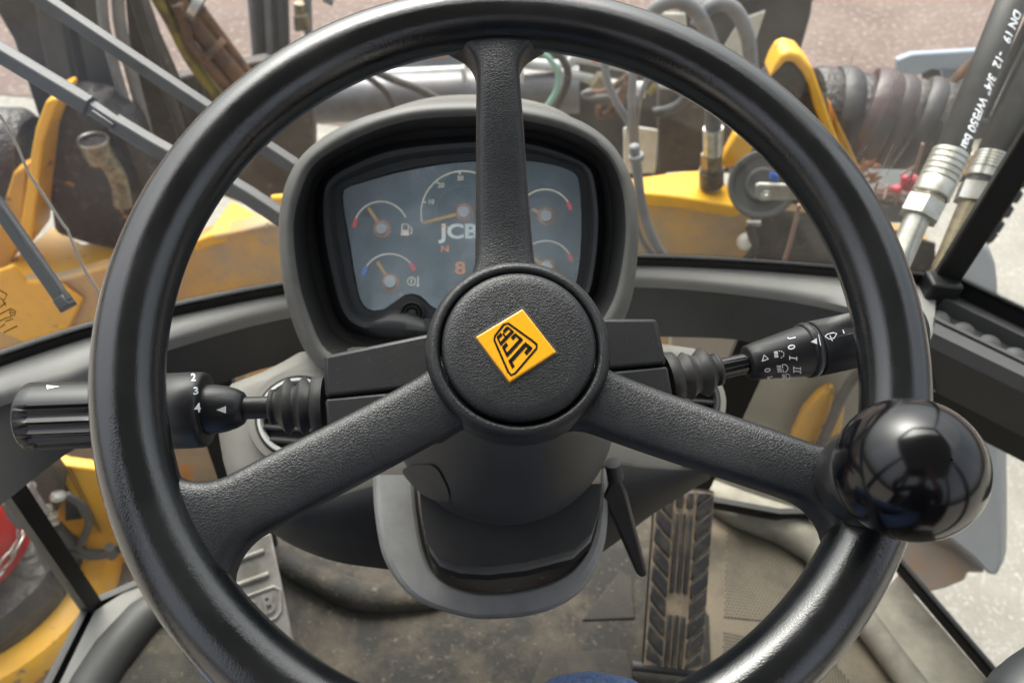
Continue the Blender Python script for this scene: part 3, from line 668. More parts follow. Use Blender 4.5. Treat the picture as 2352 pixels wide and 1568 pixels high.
m.loft([[kz + (p - kz) * .985 + WN * .003 for p in top_], top_, [p - WN * .014 for p in top_], [kz + (p - kz) * .98 - WN * .022 for p in top_]], closed=True); make('column_cover', m, MT['plastic_matt'], t, angle=50)
SKX = [(968, 1120), (973, 1205), (987, 1266), (1010, 1300), (1055, 1316), (1120, 1320), (1210, 1310), (1318, 1282), (1358, 1243), (1376, 1180), (1381, 1110)]
m = MB(); wprism(m, SKX, -.206, -.222, .99); make('cover_skirt', m, MT['housing'], t, bevel=.002)
m = MB(); wprism(m, [(x, y + 12 * (y > 1220)) for x, y in SKX], -.2225, -.24, .99); make('slot_shade', m, MT['seal'], t)  # black plate painting the dark gap below the skirt
m = MB(); m.tube([W(0, .0, -.19), W(0, .03, -.36)], .045, 20); make('column_tube', m, MT['hollow'], t)
# grey looped tray below the column
TO = [(856, 1090), (861, 1180), (884, 1288), (948, 1372), (1050, 1412), (1130, 1421), (1250, 1405), (1340, 1352), (1386, 1260), (1397, 1150), (1392, 1075)]
TI = [(953, 1090), (961, 1180), (978, 1270), (1008, 1328), (1072, 1357), (1140, 1362), (1225, 1350), (1302, 1318), (1350, 1262), (1374, 1180), (1381, 1075)]
to = spline([(x, y, 0) for x, y in TO], 44); ti = spline([(x, y, 0) for x, y in TI], 44)
th_ = -.225
md = lambda w: [(a.x * (1 - w) + b.x * w, a.y * (1 - w) + b.y * w) for a, b in zip(to, ti)]
m = MB(); m.loft([[wlp(*p, th_ - .05) for p in md(.08)], [wlp(*p, th_ - .012) for p in md(0)], [wlp(*p, th_ - .006) for p in md(.02)], [wlp(*p, th_ - .002) for p in md(.08)], [wlp(*p, th_) for p in md(.18)], [wlp(*p, th_ + .001) for p in md(.5)], [wlp(*p, th_) for p in md(.88)], [wlp(*p, th_ - .0015) for p in md(.95)], [wlp(*p, th_ - .006) for p in md(1)], [wlp(*p, th_ - .02) for p in md(1.04)]], closed=False, cap0=False, cap1=False)
tr = thing('tray', 'grey U shaped plastic tray lip under the steering column with reddish dust in it', 'tray', W(0, -.12, -.3))
make('tray_lip', m, MT['tray'], tr, angle=22)
m = MB(); m.add([wlp(*p, th_ - .022) for p in md(.9)], [tuple(range(44))]); make('tray_floor', m, mat('tray_dust', (.19, .17, .145), .8, col2=(.20, .10, .075), nscale=16, lo=.54, hi=.66, col3=(.3, .28, .25), n3=90, stretch=(1, 3, 3)), tr, smooth=False)

# tilt lever
LV = [(1398, 1108), (1422, 1090), (1440, 1130), (1488, 1316), (1476, 1326), (1462, 1318), (1384, 1140)]
m = MB(); m.prism([at(*p, d=.555 + (p[1] - 1090) * .00022) for p in LV], Vector((.002, .004, -.008)))
t = thing('tilt_lever', 'flat black adjusting lever hanging to the right of the steering column', 'lever', at(1475, 1320, d=.67))
make('lever_blade', m, MT['plastic'], t, bevel=.0025)
m = MB(); m.tube([at(1408, 1062, d=.55), at(1414, 1098, d=.558)], .006, 14); make('pivot_pin', m, MT['plastic_matt'], t)

# ------------------------------------------------------------------ control stalks
def frame_axis(A, Bp):
    a = (Bp - A).normalized(); c = (A + Bp) / 2; e = (CAM - c); e = (e - a * e.dot(a)).normalized(); b = a.cross(e)
    if b.z < 0: b = -b
    return a, e, b
def ray_cyl(px, py, A, a, rad):
    r = ray(px, py); R = .016
    o = CAM - A
    for it_ in range(4):
        d_ = r - a * r.dot(a); q = o - a * o.dot(a)
        qa, qb, qc = d_.dot(d_), 2 * d_.dot(q), q.dot(q) - (R + .00025) ** 2; D = qb * qb - 4 * qa * qc
        s = (-qb - math.sqrt(max(0, D))) / (2 * qa); p = CAM + r * s; R = rad((p - A).dot(a))
    return p
def interp(prof): 
    def f(s):
        for (r0, s0), (r1, s1) in zip(prof, prof[1:]):
            if s0 <= s <= s1: return r0 + (r1 - r0) * (s - s0) / max(1e-9, s1 - s0)
        return prof[-1][0]
    return f
# left stalk
A = wlp(742, 930, -.062); Bp = wlp(64, 956, -.062); a, e, bb = frame_axis(A, Bp); LEN = (Bp - A).length; k = LEN / 678
t = thing('control_stalk', 'left stalk with ribbed twist grip and white numerals 3 and 4', 'lever', A)
def lat(name, prof, mt, **kw):
    m = MB(); m.lathe([(r, s * k) for r, s in prof], A, a, 48, cap0=True, cap1=True); return make(name, m, mt, t, **kw)
lat('flange', [(.0155, -6), (.0158, 2), (.0158, 18), (.0148, 22)], MT['rubber'], angle=50)
lat('bellows', [(.0135, 18), (.0115, 30), (.0158, 42), (.0148, 48), (.0108, 62), (.0112, 68), (.0152, 80), (.0140, 86), (.0092, 102), (.0085, 108), (.0085, 112), (.0094, 113), (.0094, 122), (.0080, 124)], MT['rubber'], angle=180)
lat('rod', [(.0060, 120), (.0060, 190)], MT['plastic'], angle=50)
cone = [(.0070, 182), (.0086, 186), (.0104, 200), (.0122, 225), (.0131, 250), (.0134, 268)]
lat('nose_cone', cone, MT['plastic'], angle=60)
coll = [(.0180, 268), (.0193, 271), (.0200, 280), (.0202, 310), (.0200, 372), (.0185, 380)]
lat('number_collar', coll, MT['plastic'], angle=50)
m = MB(); rings = []
for s, kk in ((375, .90), (378, 1), (520, 1), (640, 1), (644, 1.0), (668, 1.0), (674, .97), (677, .90)):
    ring = []
    for i in range(144):
        q = 2 * math.pi * i / 144; rr = .0178
        up_ = q
        if 376 < s < 645 and math.cos(q - .5) < .72: rr -= .0022 * abs(math.sin(q * 9)) ** .8
        ring.append(A + a * s * k + (bb * math.cos(q) + e * math.sin(q)) * rr * kk)
    rings.append(ring)
m.loft(rings); MT['grip'] = mat('glossy_grip_plastic', (.009, .010, .011), .24); make('twist_grip', m, MT['grip'], t, angle=60)
m = MB(); m.lathe([(.0155, 677.5 * k), (.0150, 679 * k), (.0005, 679 * k)], A, a, 40); make('end_cap', m, MT['ledge_dark'], t)
pc = interp([(r, s * k) for r, s in cone]); pn_ = interp([(r, s * k) for r, s in coll])
def put(mb, s, size, px, py, ang, rad, A_, a_, bold=.0, sx=1.0):
    ca, sa = math.cos(ang), math.sin(ang)
    return text_on(mb, s, size, lambda x, y: ray_cyl(px + x * sx * ca + y * sa, py + x * sx * sa - y * ca, A_, a_, rad), bold)
m = MB(); put(m, '3', 24, 450, 898, -.03, pn_, A, a, .02, 1.15); put(m, '4', 30, 454, 937, -.03, pn_, A, a, .02, 1.0); put(m, '2', 24, 444, 867, -.03, pn_, A, a, .02); make('printed_numerals', m, MT['white'], t, smooth=False)
m = MB(); m.add([ray_cyl(*p, A, a, pc) for p in ((497, 941), (519, 932), (519, 949))], [(0, 1, 2)]); make('printed_arrow', m, MT['white'], t, smooth=False); m = MB(); m.add([ray_cyl(*p, A, a, lambda s: .0178) for p in ((137, 887), (107, 884), (108, 893))], [(0, 1, 2)]); make('printed_arrow', m, MT['white'], t, smooth=False)

# right stalk
A = wlp(1536, 872, -.062); Bp = wlp(2098, 752, -.062); a, e, bb = frame_axis(A, Bp); LEN = (Bp - A).length; k = LEN / math.hypot(562, 120)
t = thing('control_stalk', 'right stalk with lamp and wiper symbols printed in white', 'lever', A)
lat('flange', [(.0150, -6), (.0155, 2), (.0150, 16), (.0135, 20)], MT['rubber'], angle=50)
lat('bellows', [(.0130, 16), (.0100, 26), (.0135, 40), (.0125, 46), (.0105, 58), (.0110, 64), (.0140, 80), (.0128, 86), (.0085, 98), (.0080, 104), (.0092, 105), (.0092, 114), (.0076, 116)], MT['rubber'], angle=180)
lat('rod', [(.0058, 112), (.0058, 186)], MT['knob'], angle=50)
body = [(.0085, 178), (.0098, 182), (.0108, 205), (.0122, 245), (.0138, 290), (.0146, 312)]
lat('symbol_body', body, MT['plastic'], angle=60)
lat('ring', [(.0146, 310), (.0156, 313), (.0160, 320), (.0156, 327), (.0146, 330)], MT['plastic'], angle=180)
lat('neck', [(.0142, 328), (.0142, 336)], MT['ledge_dark'])
m = MB(); rings = []
for s, kk in ((334, .93), (337, 1), (480, 1), (556, 1), (568, .985), (574, .93)):
    ring = []
    for i in range(220):
        q = 2 * math.pi * i / 220; rr = .0158; cq = math.sin(q - .42)
        if 336 < s < 557 and cq < .78: rr -= .0006 * (i % 2) 
        ring.append(A + a * s * k + (bb * math.cos(q) + e * math.sin(q)) * rr * kk)
    rings.append(ring)
m.loft(rings); make('ribbed_grip', m, MT['plastic'], t, angle=60)
pb = interp([(r, s * k) for r, s in body]); pg = lambda s: .0160
RC = lambda rad: (lambda x, y: ray_cyl(x, y, A, a, rad))
m = MB(); fb = RC(pb)
for s, x, y, z in (('J', 1820, 776, 20), ('0', 1817, 797, 24)): put(m, s, z, x, y, 1.36, pb, A, a, .015)
strokes(m, [[(1751, 829), (1765, 824), (1755, 815), (1751, 829)], [(1762, 867), (1774, 864), (1772, 873), (1762, 867)]], 2.2, fb)
put(m, '0', 20, 1762, 850, 1.36, pb, A, a, .01)
for cx_, cy_, dbl in ((1822, 822, 0), (1831, 849, 1)):
    for o_ in ((-3.5, 3.5) if dbl else (0,)): strokes(m, [[(cx_ - 8, cy_ + o_ - 1), (cx_ + 8, cy_ + o_ + 1)]], 2.4, fb)
    w_ = 8 if dbl else 5
    strokes(m, [[(cx_ - 8, cy_ - w_), (cx_ - 8, cy_ + w_ - 1)], [(cx_ + 8, cy_ - w_ + 2), (cx_ + 8, cy_ + w_ + 1)]], 2.2, fb)
def lamp(cx, cy, sc_, ang=-.25, dots=False):
    ca, sa = math.cos(ang), math.sin(ang); R_ = lambda x, y: fb(cx + (x * ca - y * sa) * sc_, cy + (x * sa + y * ca) * sc_)
    D = [(0, -9), (6, -8.5), (11, -4), (12, 0), (11, 4), (6, 8.5), (0, 9)]
    if dots:
        for i in range(6): strokes(m, [[D[i], ((D[i][0] + D[i + 1][0]) / 2, (D[i][1] + D[i + 1][1]) / 2)]], 2.2, R_)
    else: strokes(m, [D + [(0, -9)]], 2.0, R_)
    strokes(m, [[(-13, y), (-3, y + (1.5 if not dots else 0))] for y in (-8, -4.6, -1.2, 2.2, 5.6)], 2.0, R_)
lamp(1790, 814, .9, -.12, True); lamp(1798, 846, 1.0, -.15); lamp(1806, 865, .75, -.1)
make('printed_symbols', m, MT['white'], t, smooth=False)
m = MB(); fg = RC(pg)
m.add([fg(*p) for p in ((1862, 785), (1876, 776), (1877, 790))], [(0, 1, 2)])
strokes(m, [[(1880, 768), (1885, 793)], [(1936, 757), (1939, 766)]], 2, fg)
strokes(m, [[(1895, 772), (1901, 767), (1913, 764), (1922, 766), (1916, 776), (1905, 779), (1901, 776), (1895, 772)], [(1906, 770), (1912, 783)]], 2.2, fg)
make('printed_wiper', m, MT['white'], t, smooth=False)

# ------------------------------------------------------------------ steering wheel
sw = thing('steering_wheel', 'large black three spoke steering wheel with yellow badge on its grained hub', 'steering wheel', HUB)
m = MB(); R0, r0 = .18, .01597
rings = []
for i in range(180):
    q = 2 * math.pi * i / 180; d_ = WU * math.cos(q) + WV * math.sin(q)
    rings.append([HUB + d_ * (R0 + r0 * math.cos(w)) + WN * r0 * math.sin(w) for w in [2 * math.pi * j / 36 for j in range(36)]])
m.loft(rings + [rings[0]], True, False, False)
make('rim', m, MT['rim'], sw, angle=180)
def spoke(p0, p1, w0, w1, rho, h0, h1, T0, T1):
    p0, p1 = Vector(p0), Vector(p1); d_ = p1 - p0; L = d_.length; d_.normalize(); n_ = Vector((-d_.y, d_.x))
    # distance along the spoke at which it meets the inner edge of the rim
    s_in = next(s for s in [i * .0005 for i in range(600)] if (p0 + d_ * s).length > R0 - r0 + .003)
    m = MB(); rings = []; NS = 46
    for i in range(NS):
        s = (s_in + .014) * (i / (NS - 1)) ** .8
        u = s / s_in; w = w0 + (w1 - w0) * min(1, u)
        x = max(0, s - (s_in - rho)); x = min(x, rho * .985); w += (rho - math.sqrt(rho * rho - x * x)) * .95
        x0 = max(0, .016 - s); w += x0 * x0 * 22
        sm = max(0, min(1, (u - .10) / .90)); sm = sm * sm * (3 - 2 * sm)
        h = h0 + (h1 - h0) * sm; T = T0 + (T1 - T0) * sm
        c = p0 + d_ * s; ring = []
        for j in range(40):
            q = 2 * math.pi * j / 40; cx, sx = math.cos(q), math.sin(q)
            ex = .34
            a_ = math.copysign(abs(cx) ** ex, cx) * w; b_ = math.copysign(abs(sx) ** (ex + .12), sx) * T / 2
            crown = .0012 * (1 - min(1, (a_ / w) ** 2))
            v = c + n_ * a_
            ring.append(W(v.x, v.y, h - T / 2 + b_ + (crown if b_ > 0 else 0)))
        rings.append(ring)
    m.loft(rings); return make('spoke', m, MT['leather'], sw, angle=180)
spoke((-.0085, .034), (-.0255, .176), .0158, .0108, .021, -.0165, .0035, .020, .021)
spoke((-.026, -.021), (-.139, -.102), .0158, .0150, .024, -.0165, .0035, .020, .021)
spoke((.030, -.0175), (.155, -.0575), .0160, .0135, .024, -.0165, .0035, .020, .021)
m = MB(); m.lathe([(.0384, -.020), (.0387, -.0125), (.0394, -.0112), (.0406, -.0104), (.0428, -.0108), (.0446, -.0126), (.0456, -.0160), (.0462, -.0210), (.0458, -.030), (.041, -.040)], W(.0, -.0005, 0), WN, 96); make('hub', m, MT['hubpad'], sw, angle=180)
CAPH = -.0070
m = MB(); m.lathe([(.0376, -.022), (.0376, -.0108), (.0371, -.0092), (.0360, -.0081), (.0340, -.0073), (.030, CAPH), (.0005, CAPH)], W(.0, -.0005, 0), WN, 96, cap1=True)
make('hub_cap', m, MT['hubpad'], sw, angle=180)
BP = [(1200, 710), (1278, 810), (1170, 880), (1092, 775)]
P = [wlp(*p, CAPH) for p in BP]; kc = sum(P, Vector()) / 4
m = MB(); m.prism([kc + (p - kc) * 1.09 - WN * .0006 for p in P], WN * .0009); fr = make('badge_recess', m, MT['rubber'], sw, bevel=.0006)
m = MB(); m.loft([[kc + (p - kc) * 1.0 for p in P], [kc + (p - kc) * 1.0 + WN * .0008 for p in P], [kc + (p - kc) * .955 + WN * .0014 for p in P]])
bd = make('badge', m, MT['badge'], sw, bevel=.0008, seg=3)
# black emblem: outlined tapering frame with three block letters
BTOP = CAPH + .00165; QA = {'bl': (1208, 787), 'tl': (1172, 857), 'tr': (1139, 772), 'br': (1161, 745)}
ox, oy = Vector((1234, 793)), None
OUT = [(1224, 783), (1233, 791), (1232, 800), (1183, 857), (1174, 861), (1167, 853), (1135, 780), (1137, 771), (1157, 745), (1167, 742)]
fnp = lambda x, y: wlp(x, y, BTOP)
m = MB(); strokes(m, [OUT + [OUT[0], OUT[1]]], 4.6, fnp); make('emblem_frame', m, MT['badge_black'], bd, smooth=False)
# letters in a unit box: reading direction runs from lower end to upper end of the badge
c00, c10, c11, c01 = Vector((1226, 797)), Vector((1167, 749)), Vector((1141, 776)), Vector((1178, 851))
def emb(u, v): q = (c00 * (1 - u) + c10 * u) * (1 - v) + (c01 * (1 - u) + c11 * u) * v; return fnp(q.x, q.y)
def letter(name, lines, w):
    m = MB(); strokes(m, lines, w, emb); make(name, m, MT['badge_black'], bd, smooth=False)
letter('emblem_letter', [[(.05, .93), (.30, .93)], [(.24, .98), (.24, .12)], [(.29, .10), (.02, .10)], [(.06, .06), (.06, .34)]], .115)
letter('emblem_letter', [[(.66, .66), (.66, .93)], [(.70, .92), (.42, .92)], [(.44, .97), (.44, .05)], [(.40, .08), (.70, .08)], [(.66, .05), (.66, .34)]], .105)
letter('emblem_letter', [[(.80, 1.0), (.80, .02)], [(.77, .95), (1.0, .95)], [(.78, .52), (.98, .52)], [(.77, .06), (1.0, .06)], [(.98, .97), (.98, .60)], [(.98, .44), (.98, .04)]], .095)
# spinner knob on the rim
kc_ = wlp(2088, 1077, .050); kd = (kc_ - CAM).dot(M.col[2]); kr = 164 * kd / F
kq = kc_ - HUB; ku, kv = kq.dot(WU), kq.dot(WV)
m = MB(); pr_ = []
for i in range(49):
    q = math.pi * i / 48; pr_.append((max(.0005, kr * math.sin(q)), -kr * math.cos(q)))
m.lathe(pr_, kc_, WN, 96); kb = make('spinner_knob', m, MT['knob'], sw, angle=180)
kcol = W(ku, kv, 0)
m = MB(); m.lathe([(.019, .006), (.0205, .010), (.0205, .0225), (.019, .025), (.014, .026)], kcol, WN, 48, cap0=True); make('knob_collar', m, MT['plastic'], sw, angle=50)
m = MB(); m.lathe([(.009, .02), (.009, .035)], kcol, WN, 24); make('knob_stem', m, MT['zinc'], sw)
#PART4
# ------------------------------------------------------------------ ground outside
GZ = -1.15
m = MB(); m.add([(-60, 3.35, GZ), (60, 3.35, GZ), (60, 90, GZ), (-60, 90, GZ)], [(0, 1, 2, 3)]); o = make('yard_asphalt', m, MT['asphalt']); o['kind'] = 'structure'
m = MB(); m.add([(-60, -60, GZ - .004), (60, -60, GZ - .004), (60, 3.6, GZ - .004), (-60, 3.6, GZ - .004)], [(0, 1, 2, 3)]); o = make('concrete_ground', m, MT['concrete']); o['kind'] = 'structure'

YD = Vector((0, 1, 0))
def pl(px, y=None, d=None, x=None, z=None): return [at(p[0], p[1], d=(p[2] if len(p) > 2 else d), y=None if len(p) > 2 else y, x=x, z=z) for p in px]
def plate(name, px, y, th, mt, parent=None, bevel=.006, ext=None, **k):
    m = MB(); m.prism(pl(px, y=y), ext if ext is not None else YD * th)
    return make(name, m, mt, parent, bevel=bevel, **k)
def hose(name, px, r, mt, parent=None, y=None, n=24, seg=12):
    pts = spline(pl(px, y=y), n); m = MB(); m.tube(pts, r, seg); return make(name, m, mt, parent, angle=180)
def sthing(name, px, y, th, mt, label, cat, group=None, bevel=.006, ext=None):
    m = MB(); m.prism(pl(px, y=y), ext if ext is not None else YD * th); return single(name, m, mt, label, cat, group, bevel=bevel)
def shose(name, px, r, mt, label, cat, y=None, n=24, seg=12, group=None):
    m = MB(); m.tube(spline(pl(px, y=y), n), r, seg); return single(name, m, mt, label, cat, group, angle=180)

# front chassis of the loader: yellow top plates and muddy rear faces
t = thing('loader_chassis', 'yellow front chassis of the loader with muddy tan rear face beyond the windscreen', 'chassis', (0, 1.1, -.2))
def flat_plate(name, px, zref, mt, th=.03):
    z0 = at(zref[0], zref[1], y=1.12).z; m = MB(); m.prism([at(*p, z=z0) for p in px], (0, 0, -th)); make(name, m, mt, t, bevel=.005)
flat_plate('top_plate', [(1440, 410), (1560, 394), (1640, 388), (1708, 470), (1690, 474), (1560, 452), (1440, 440)], (1560, 452), MT['yellow_clean'])
plate('rear_face', [(1400, 438), (1560, 452), (1692, 474), (1980, 520), (2140, 560), (2120, 1000), (1400, 1000)], 1.135, .05, MT['tan'], t)
plate('dark_panel', [(1722, 478), (1960, 500), (2150, 560), (2150, 800), (1770, 800), (1740, 620)], 1.125, .008, MT['grime_light'], t)
flat_plate('top_plate', [(440, 556), (479, 529), (531, 458), (611, 504), (590, 516), (480, 543)], (480, 543), MT['yellow_clean'])
plate('rear_face', [(330, 585), (470, 546), (480, 543), (612, 514), (760, 520), (760, 900), (330, 980)], 1.14, .05, MT['tan'], t)
flat_plate('base_plate', [(60, 656), (130, 646), (238, 614), (345, 588), (345, 545), (275, 548), (220, 556), (190, 560), (120, 520), (20, 600)], (130, 646), MT['yellow_clean'])
plate('rear_face', [(-120, 690), (0, 655), (130, 645), (238, 614), (345, 590), (330, 980), (-120, 1100)], 1.10, .04, MT['tan'], t)
plate('yellow_panel', [(-60, 640), (30, 610), (60, 648), (128, 644), (190, 690), (150, 775), (90, 800), (-60, 740)], 1.085, .012, MT['yellow_clean'], t)
plate('inner_edge', [(617, 456), (700, 450), (700, 480), (645, 474)], 1.18, .02, MT['yellow_clean'], t)

for x, y in ((1840, 560), (1890, 540)):
    m = MB(); m.lathe([(.009, -.004), (.009, .003), (.006, .006), (.0005, .0065)], at(x, y, y=1.125), Vector((0, -1, .15)), 6, cap1=True); make('bolt', m, MT['grime_light'], t)
m = MB(); m.tube([at(x, y, y=1.13) for x, y in ((1470, 442), (1560, 456), (1640, 468), (1690, 476))], [.005, .006, .005, .006], 8); make('weld_bead', m, MT['tan'], t)
m = MB(); m.tube([at(x, y, y=1.13) for x, y in ((345, 590), (420, 562), (480, 546), (560, 530), (612, 518))], [.005, .006, .005, .006, .005], 8); make('weld_bead', m, MT['tan'], t)
# left loader tower
t = thing('loader_tower', 'left loader tower with bright yellow curved edge plate and greasy brown pivot', 'loader tower', at(120, 560, y=1.2))
plate('edge_plate', [(124, 226), (132, 234), (112, 285), (97, 330), (90, 400), (82, 470), (72, 560), (40, 600), (46, 520), (60, 430), (71, 350), (81, 295), (104, 235)], 1.16, .10, MT['yellow_clean'], t)
plate('inner_plate', [(112, 250), (150, 228), (210, 235), (300, 300), (345, 430), (335, 590), (200, 566), (120, 540), (100, 400)], 1.24, .10, MT['grime_yellow'], t, bevel=.02)
m = MB(); m.lathe([(.02, -.22), (.11, -.21), (.118, -.12), (.105, -.10), (.118, -.05), (.122, .03), (.10, .06), (.02, .07)], at(30, 365, y=1.32), Vector((1, .05, 0)), 36); make('pivot_drum', m, MT['grime'], t)
plate('lower_gusset', [(28, 400), (62, 380), (50, 560), (0, 640), (-20, 560)], 1.17, .05, MT['yellow'], t)
t = thing('pipe_elbow', 'brassy cut pipe elbow standing on the left loader tower', 'pipe', at(270, 440, y=1.22), 'brassy pipe elbows')
for nm, pts_, r_, par in (('cup', [(214, 322), (222, 345), (236, 368)], .030, 0), ('elbow', [(238, 360), (262, 392), (276, 430), (282, 470)], .020, 0)):
    m = MB(); m.tube(spline([at(*p, y=1.20) for p in pts_], 12), r_, 20, cap=(nm == 'elbow')); make(nm, m, MT['dirt_steel'], t, angle=60)
m = MB(); q0 = at(213, 320, y=1.20); q1 = at(222, 345, y=1.20); ad_ = (q1 - q0).normalized(); m.lathe([(.028, .001), (.032, -.001), (.033, .004), (.030, .006)], q0, ad_, 28); make('lip', m, MT['zinc'], t)
m = MB(); m.lathe([(.001, .004), (.028, .004)], q0, ad_, 28); make('opening', m, MT['grime'], t)
t = thing('pipe_elbow', 'smaller brassy cut pipe half hidden behind the lower wiper arm', 'pipe', at(310, 400, y=1.3), 'brassy pipe elbows')
m = MB(); m.tube(spline([at(*p, y=1.29) for p in ((286, 338), (296, 356), (306, 380), (312, 430))], 12), .020, 18); make('elbow', m, MT['dirt_steel'], t, angle=60)
m = MB(); q0 = at(285, 336, y=1.29); m.lathe([(.019, .0), (.0225, -.001), (.023, .004), (.020, .006)], q0, (at(296, 356, y=1.29) - q0).normalized(), 24); make('lip', m, MT['zinc'], t)
# black upright plates and grey flat bars of the left lift arm
sthing('lift_plate', [(-60, -60), (70, -60), (112, 150), (160, 330), (110, 340), (30, 92)], 1.42, .06, MT['black_steel'], 'dirty black lift arm plate in the upper left corner behind the wipers', 'lift arm')
t = thing('linkage_bar', 'left of the two flat grey linkage bars behind the wiper arms', 'bar', at(150, 300, y=1.36), 'flat grey linkage bars')
plate('bar', [(66, -60), (124, -60), (146, 60), (172, 190), (214, 345), (160, 330), (112, 190), (88, 70)], 1.36, .02, MT['grey_bar'], t)
t = thing('linkage_bar', 'right of the two flat grey linkage bars, beside the pair of thin grey hoses', 'bar', at(250, 300, y=1.36), 'flat grey linkage bars')
plate('bar', [(158, -60), (226, -60), (242, 110), (268, 215), (296, 330), (238, 330), (205, 200), (180, 95)], 1.37, .02, MT['grey_bar'], t)
sthing('gap_filler', [(118, -60), (175, -60), (190, 80), (240, 330), (200, 340), (150, 130)], 1.46, .03, MT['black_steel'], 'black filler added for the dark gap between the two grey linkage bars', 'plate')  # black sheet fills what is only a dark gap
shose('thin_hose', [(232, -40), (240, 60), (268, 170), (318, 330), (345, 420)], .011, MT['hose_grey'], 'inner one of two thin grey hoses beside the right linkage bar', 'hose', y=1.33)
shose('thin_hose', [(270, -40), (276, 60), (300, 160), (336, 300), (362, 420)], .013, MT['hose_grey'], 'outer thicker one of two grey hoses beside the brown bracket', 'hose', y=1.35)
sthing('lift_bracket', [(281, -60), (310, -30), (352, 90), (392, 180), (440, 290), (430, 420), (350, 460), (330, 330), (296, 120)], 1.50, .05, MT['grime_light'], 'brown dusty bracket plate left of the rusty hose bundle', 'bracket')
sthing('cross_plate', [(396, 182), (500, 160), (600, 140), (720, 200), (720, 470), (560, 470), (430, 420), (380, 290)], 1.66, .05, MT['grime_light'], 'dusty brown plate behind the wheel rim between the hose bundle and the grey tube', 'plate')
t = thing('hose_bundle', 'rusty brown hose bundle with yellow green band hanging from above', 'hose bundle', at(500, 210, y=1.46))
hose('hose', [(345, -30), (390, 45), (440, 140), (508, 230)], .014, MT['stripe'], t, y=1.45)
hose('hose', [(388, -30), (425, 30), (480, 100), (540, 170), (590, 240)], .022, MT['rust'], t, y=1.47)
hose('hose', [(420, -30), (470, 40), (530, 120), (580, 190)], .016, MT['rust'], t, y=1.49)
hose('hose', [(405, 10), (425, 60), (435, 100), (470, 140), (520, 200)], .013, MT['rust'], t, y=1.44)
m = MB(); m.tube([at(442, 8, y=1.46), at(460, 20, y=1.46)], .036, 14); make('clamp', m, MT['zinc'], t)
m = MB(); m.tube([at(480, 110, y=1.465), at(492, 122, y=1.465)], .04, 14); make('clamp', m, MT['rust'], t)
shose('black_hose', [(300, -40), (330, 60), (372, 180), (410, 280), (430, 380)], .012, MT['hose'], 'black hose hanging in front of the dusty brown bracket', 'hose', y=1.42)
shose('black_hose', [(500, 330), (470, 250), (462, 180), (490, 150), (540, 165)], .010, MT['hose'], 'black hose looping out of the brown plate below the rusty bundle', 'hose', y=1.55)
shose('black_hose', [(1500, 260), (1560, 240), (1600, 180), (1590, 120), (1560, 90)], .013, MT['hose'], 'black hose curving behind the rim beside the brown mast plate', 'hose', y=1.58)
t = thing('valve_pipes', 'grey and dark upright pipes with pale valve block above the left of the rim', 'pipes', at(620, 160, y=1.9))
for x0, x1, r, k in ((574, 592, .012, 'hose_grey'), (592, 606, .016, 'black_steel'), (612, 624, .013, 'hose_grey'), (632, 640, .010, 'black_steel'), (648, 656, .016, 'grey_bar'), (704, 712, .012, 'hose_grey')):
    hose('pipe', [(x0, -60), ((x0 + x1) / 2, 60), (x1, 175)], r, MT[k], t, y=1.9)
plate('valve_block', [(672, 38), (704, 36), (708, 72), (676, 76)], 1.86, .05, MT['dirt_steel'], t)
m = MB(); m.tube([at(688, 8, y=1.88), at(690, 40, y=1.88)], .016, 12); make('valve_stem', m, MT['dirt_steel'], t)
m = MB(); m.tube([at(744, -6, y=1.9), at(766, 6, y=1.9)], .012, 10); make('bolt', m, MT['hose_grey'], t)

# grey cross tube and pale frame of the implement carriage
t = thing('cross_tube', 'big dull silver cross tube seen under the arch of the wheel rim', 'tube', at(860, 215, y=2.0))
m = MB(); m.tube([at(560, 238, y=2.0), at(1330, 206, y=2.0)], .072, 40); make('tube', m, MT['tubegrey'], t)
t = thing('implement_carriage', 'pale painted carriage frame with orange strip behind the top spoke', 'frame', at(1000, 150, y=2.15))
plate('panel', [(870, 110), (1080, 80), (1080, 158), (880, 168)], 2.22, .02, MT['grille'], t)
plate('top_rail', [(850, 168), (1062, 158), (1062, 169), (852, 180)], 2.08, .03, MT['silver'], t)
plate('upright', [(1056, 158), (1066, 156), (1082, 236), (1072, 240)], 1.95, .03, MT['silver'], t)
plate('upright', [(1190, 150), (1199, 150), (1209, 240), (1199, 243)], 1.95, .03, MT['silver'], t)
plate('foot_rail', [(1070, 230), (1204, 232), (1204, 243), (1070, 242)], 1.945, .03, MT['silver'], t)
plate('orange_strip', [(972, 128), (1024, 122), (1030, 132), (974, 138)], 2.2, .01, MT['orange_tape'], t)
shose('tan_hose', [(836, 172), (862, 190), (888, 215), (912, 262)], .0095, MT['grime_light'], 'shorter tan hose crossing the silver cross tube on the left', 'hose', y=1.86)
shose('tan_hose', [(852, 160), (900, 182), (960, 205), (1030, 240)], .0115, MT['grime_light'], 'longer tan hose slanting across the silver tube to the spoke', 'hose', y=1.84)

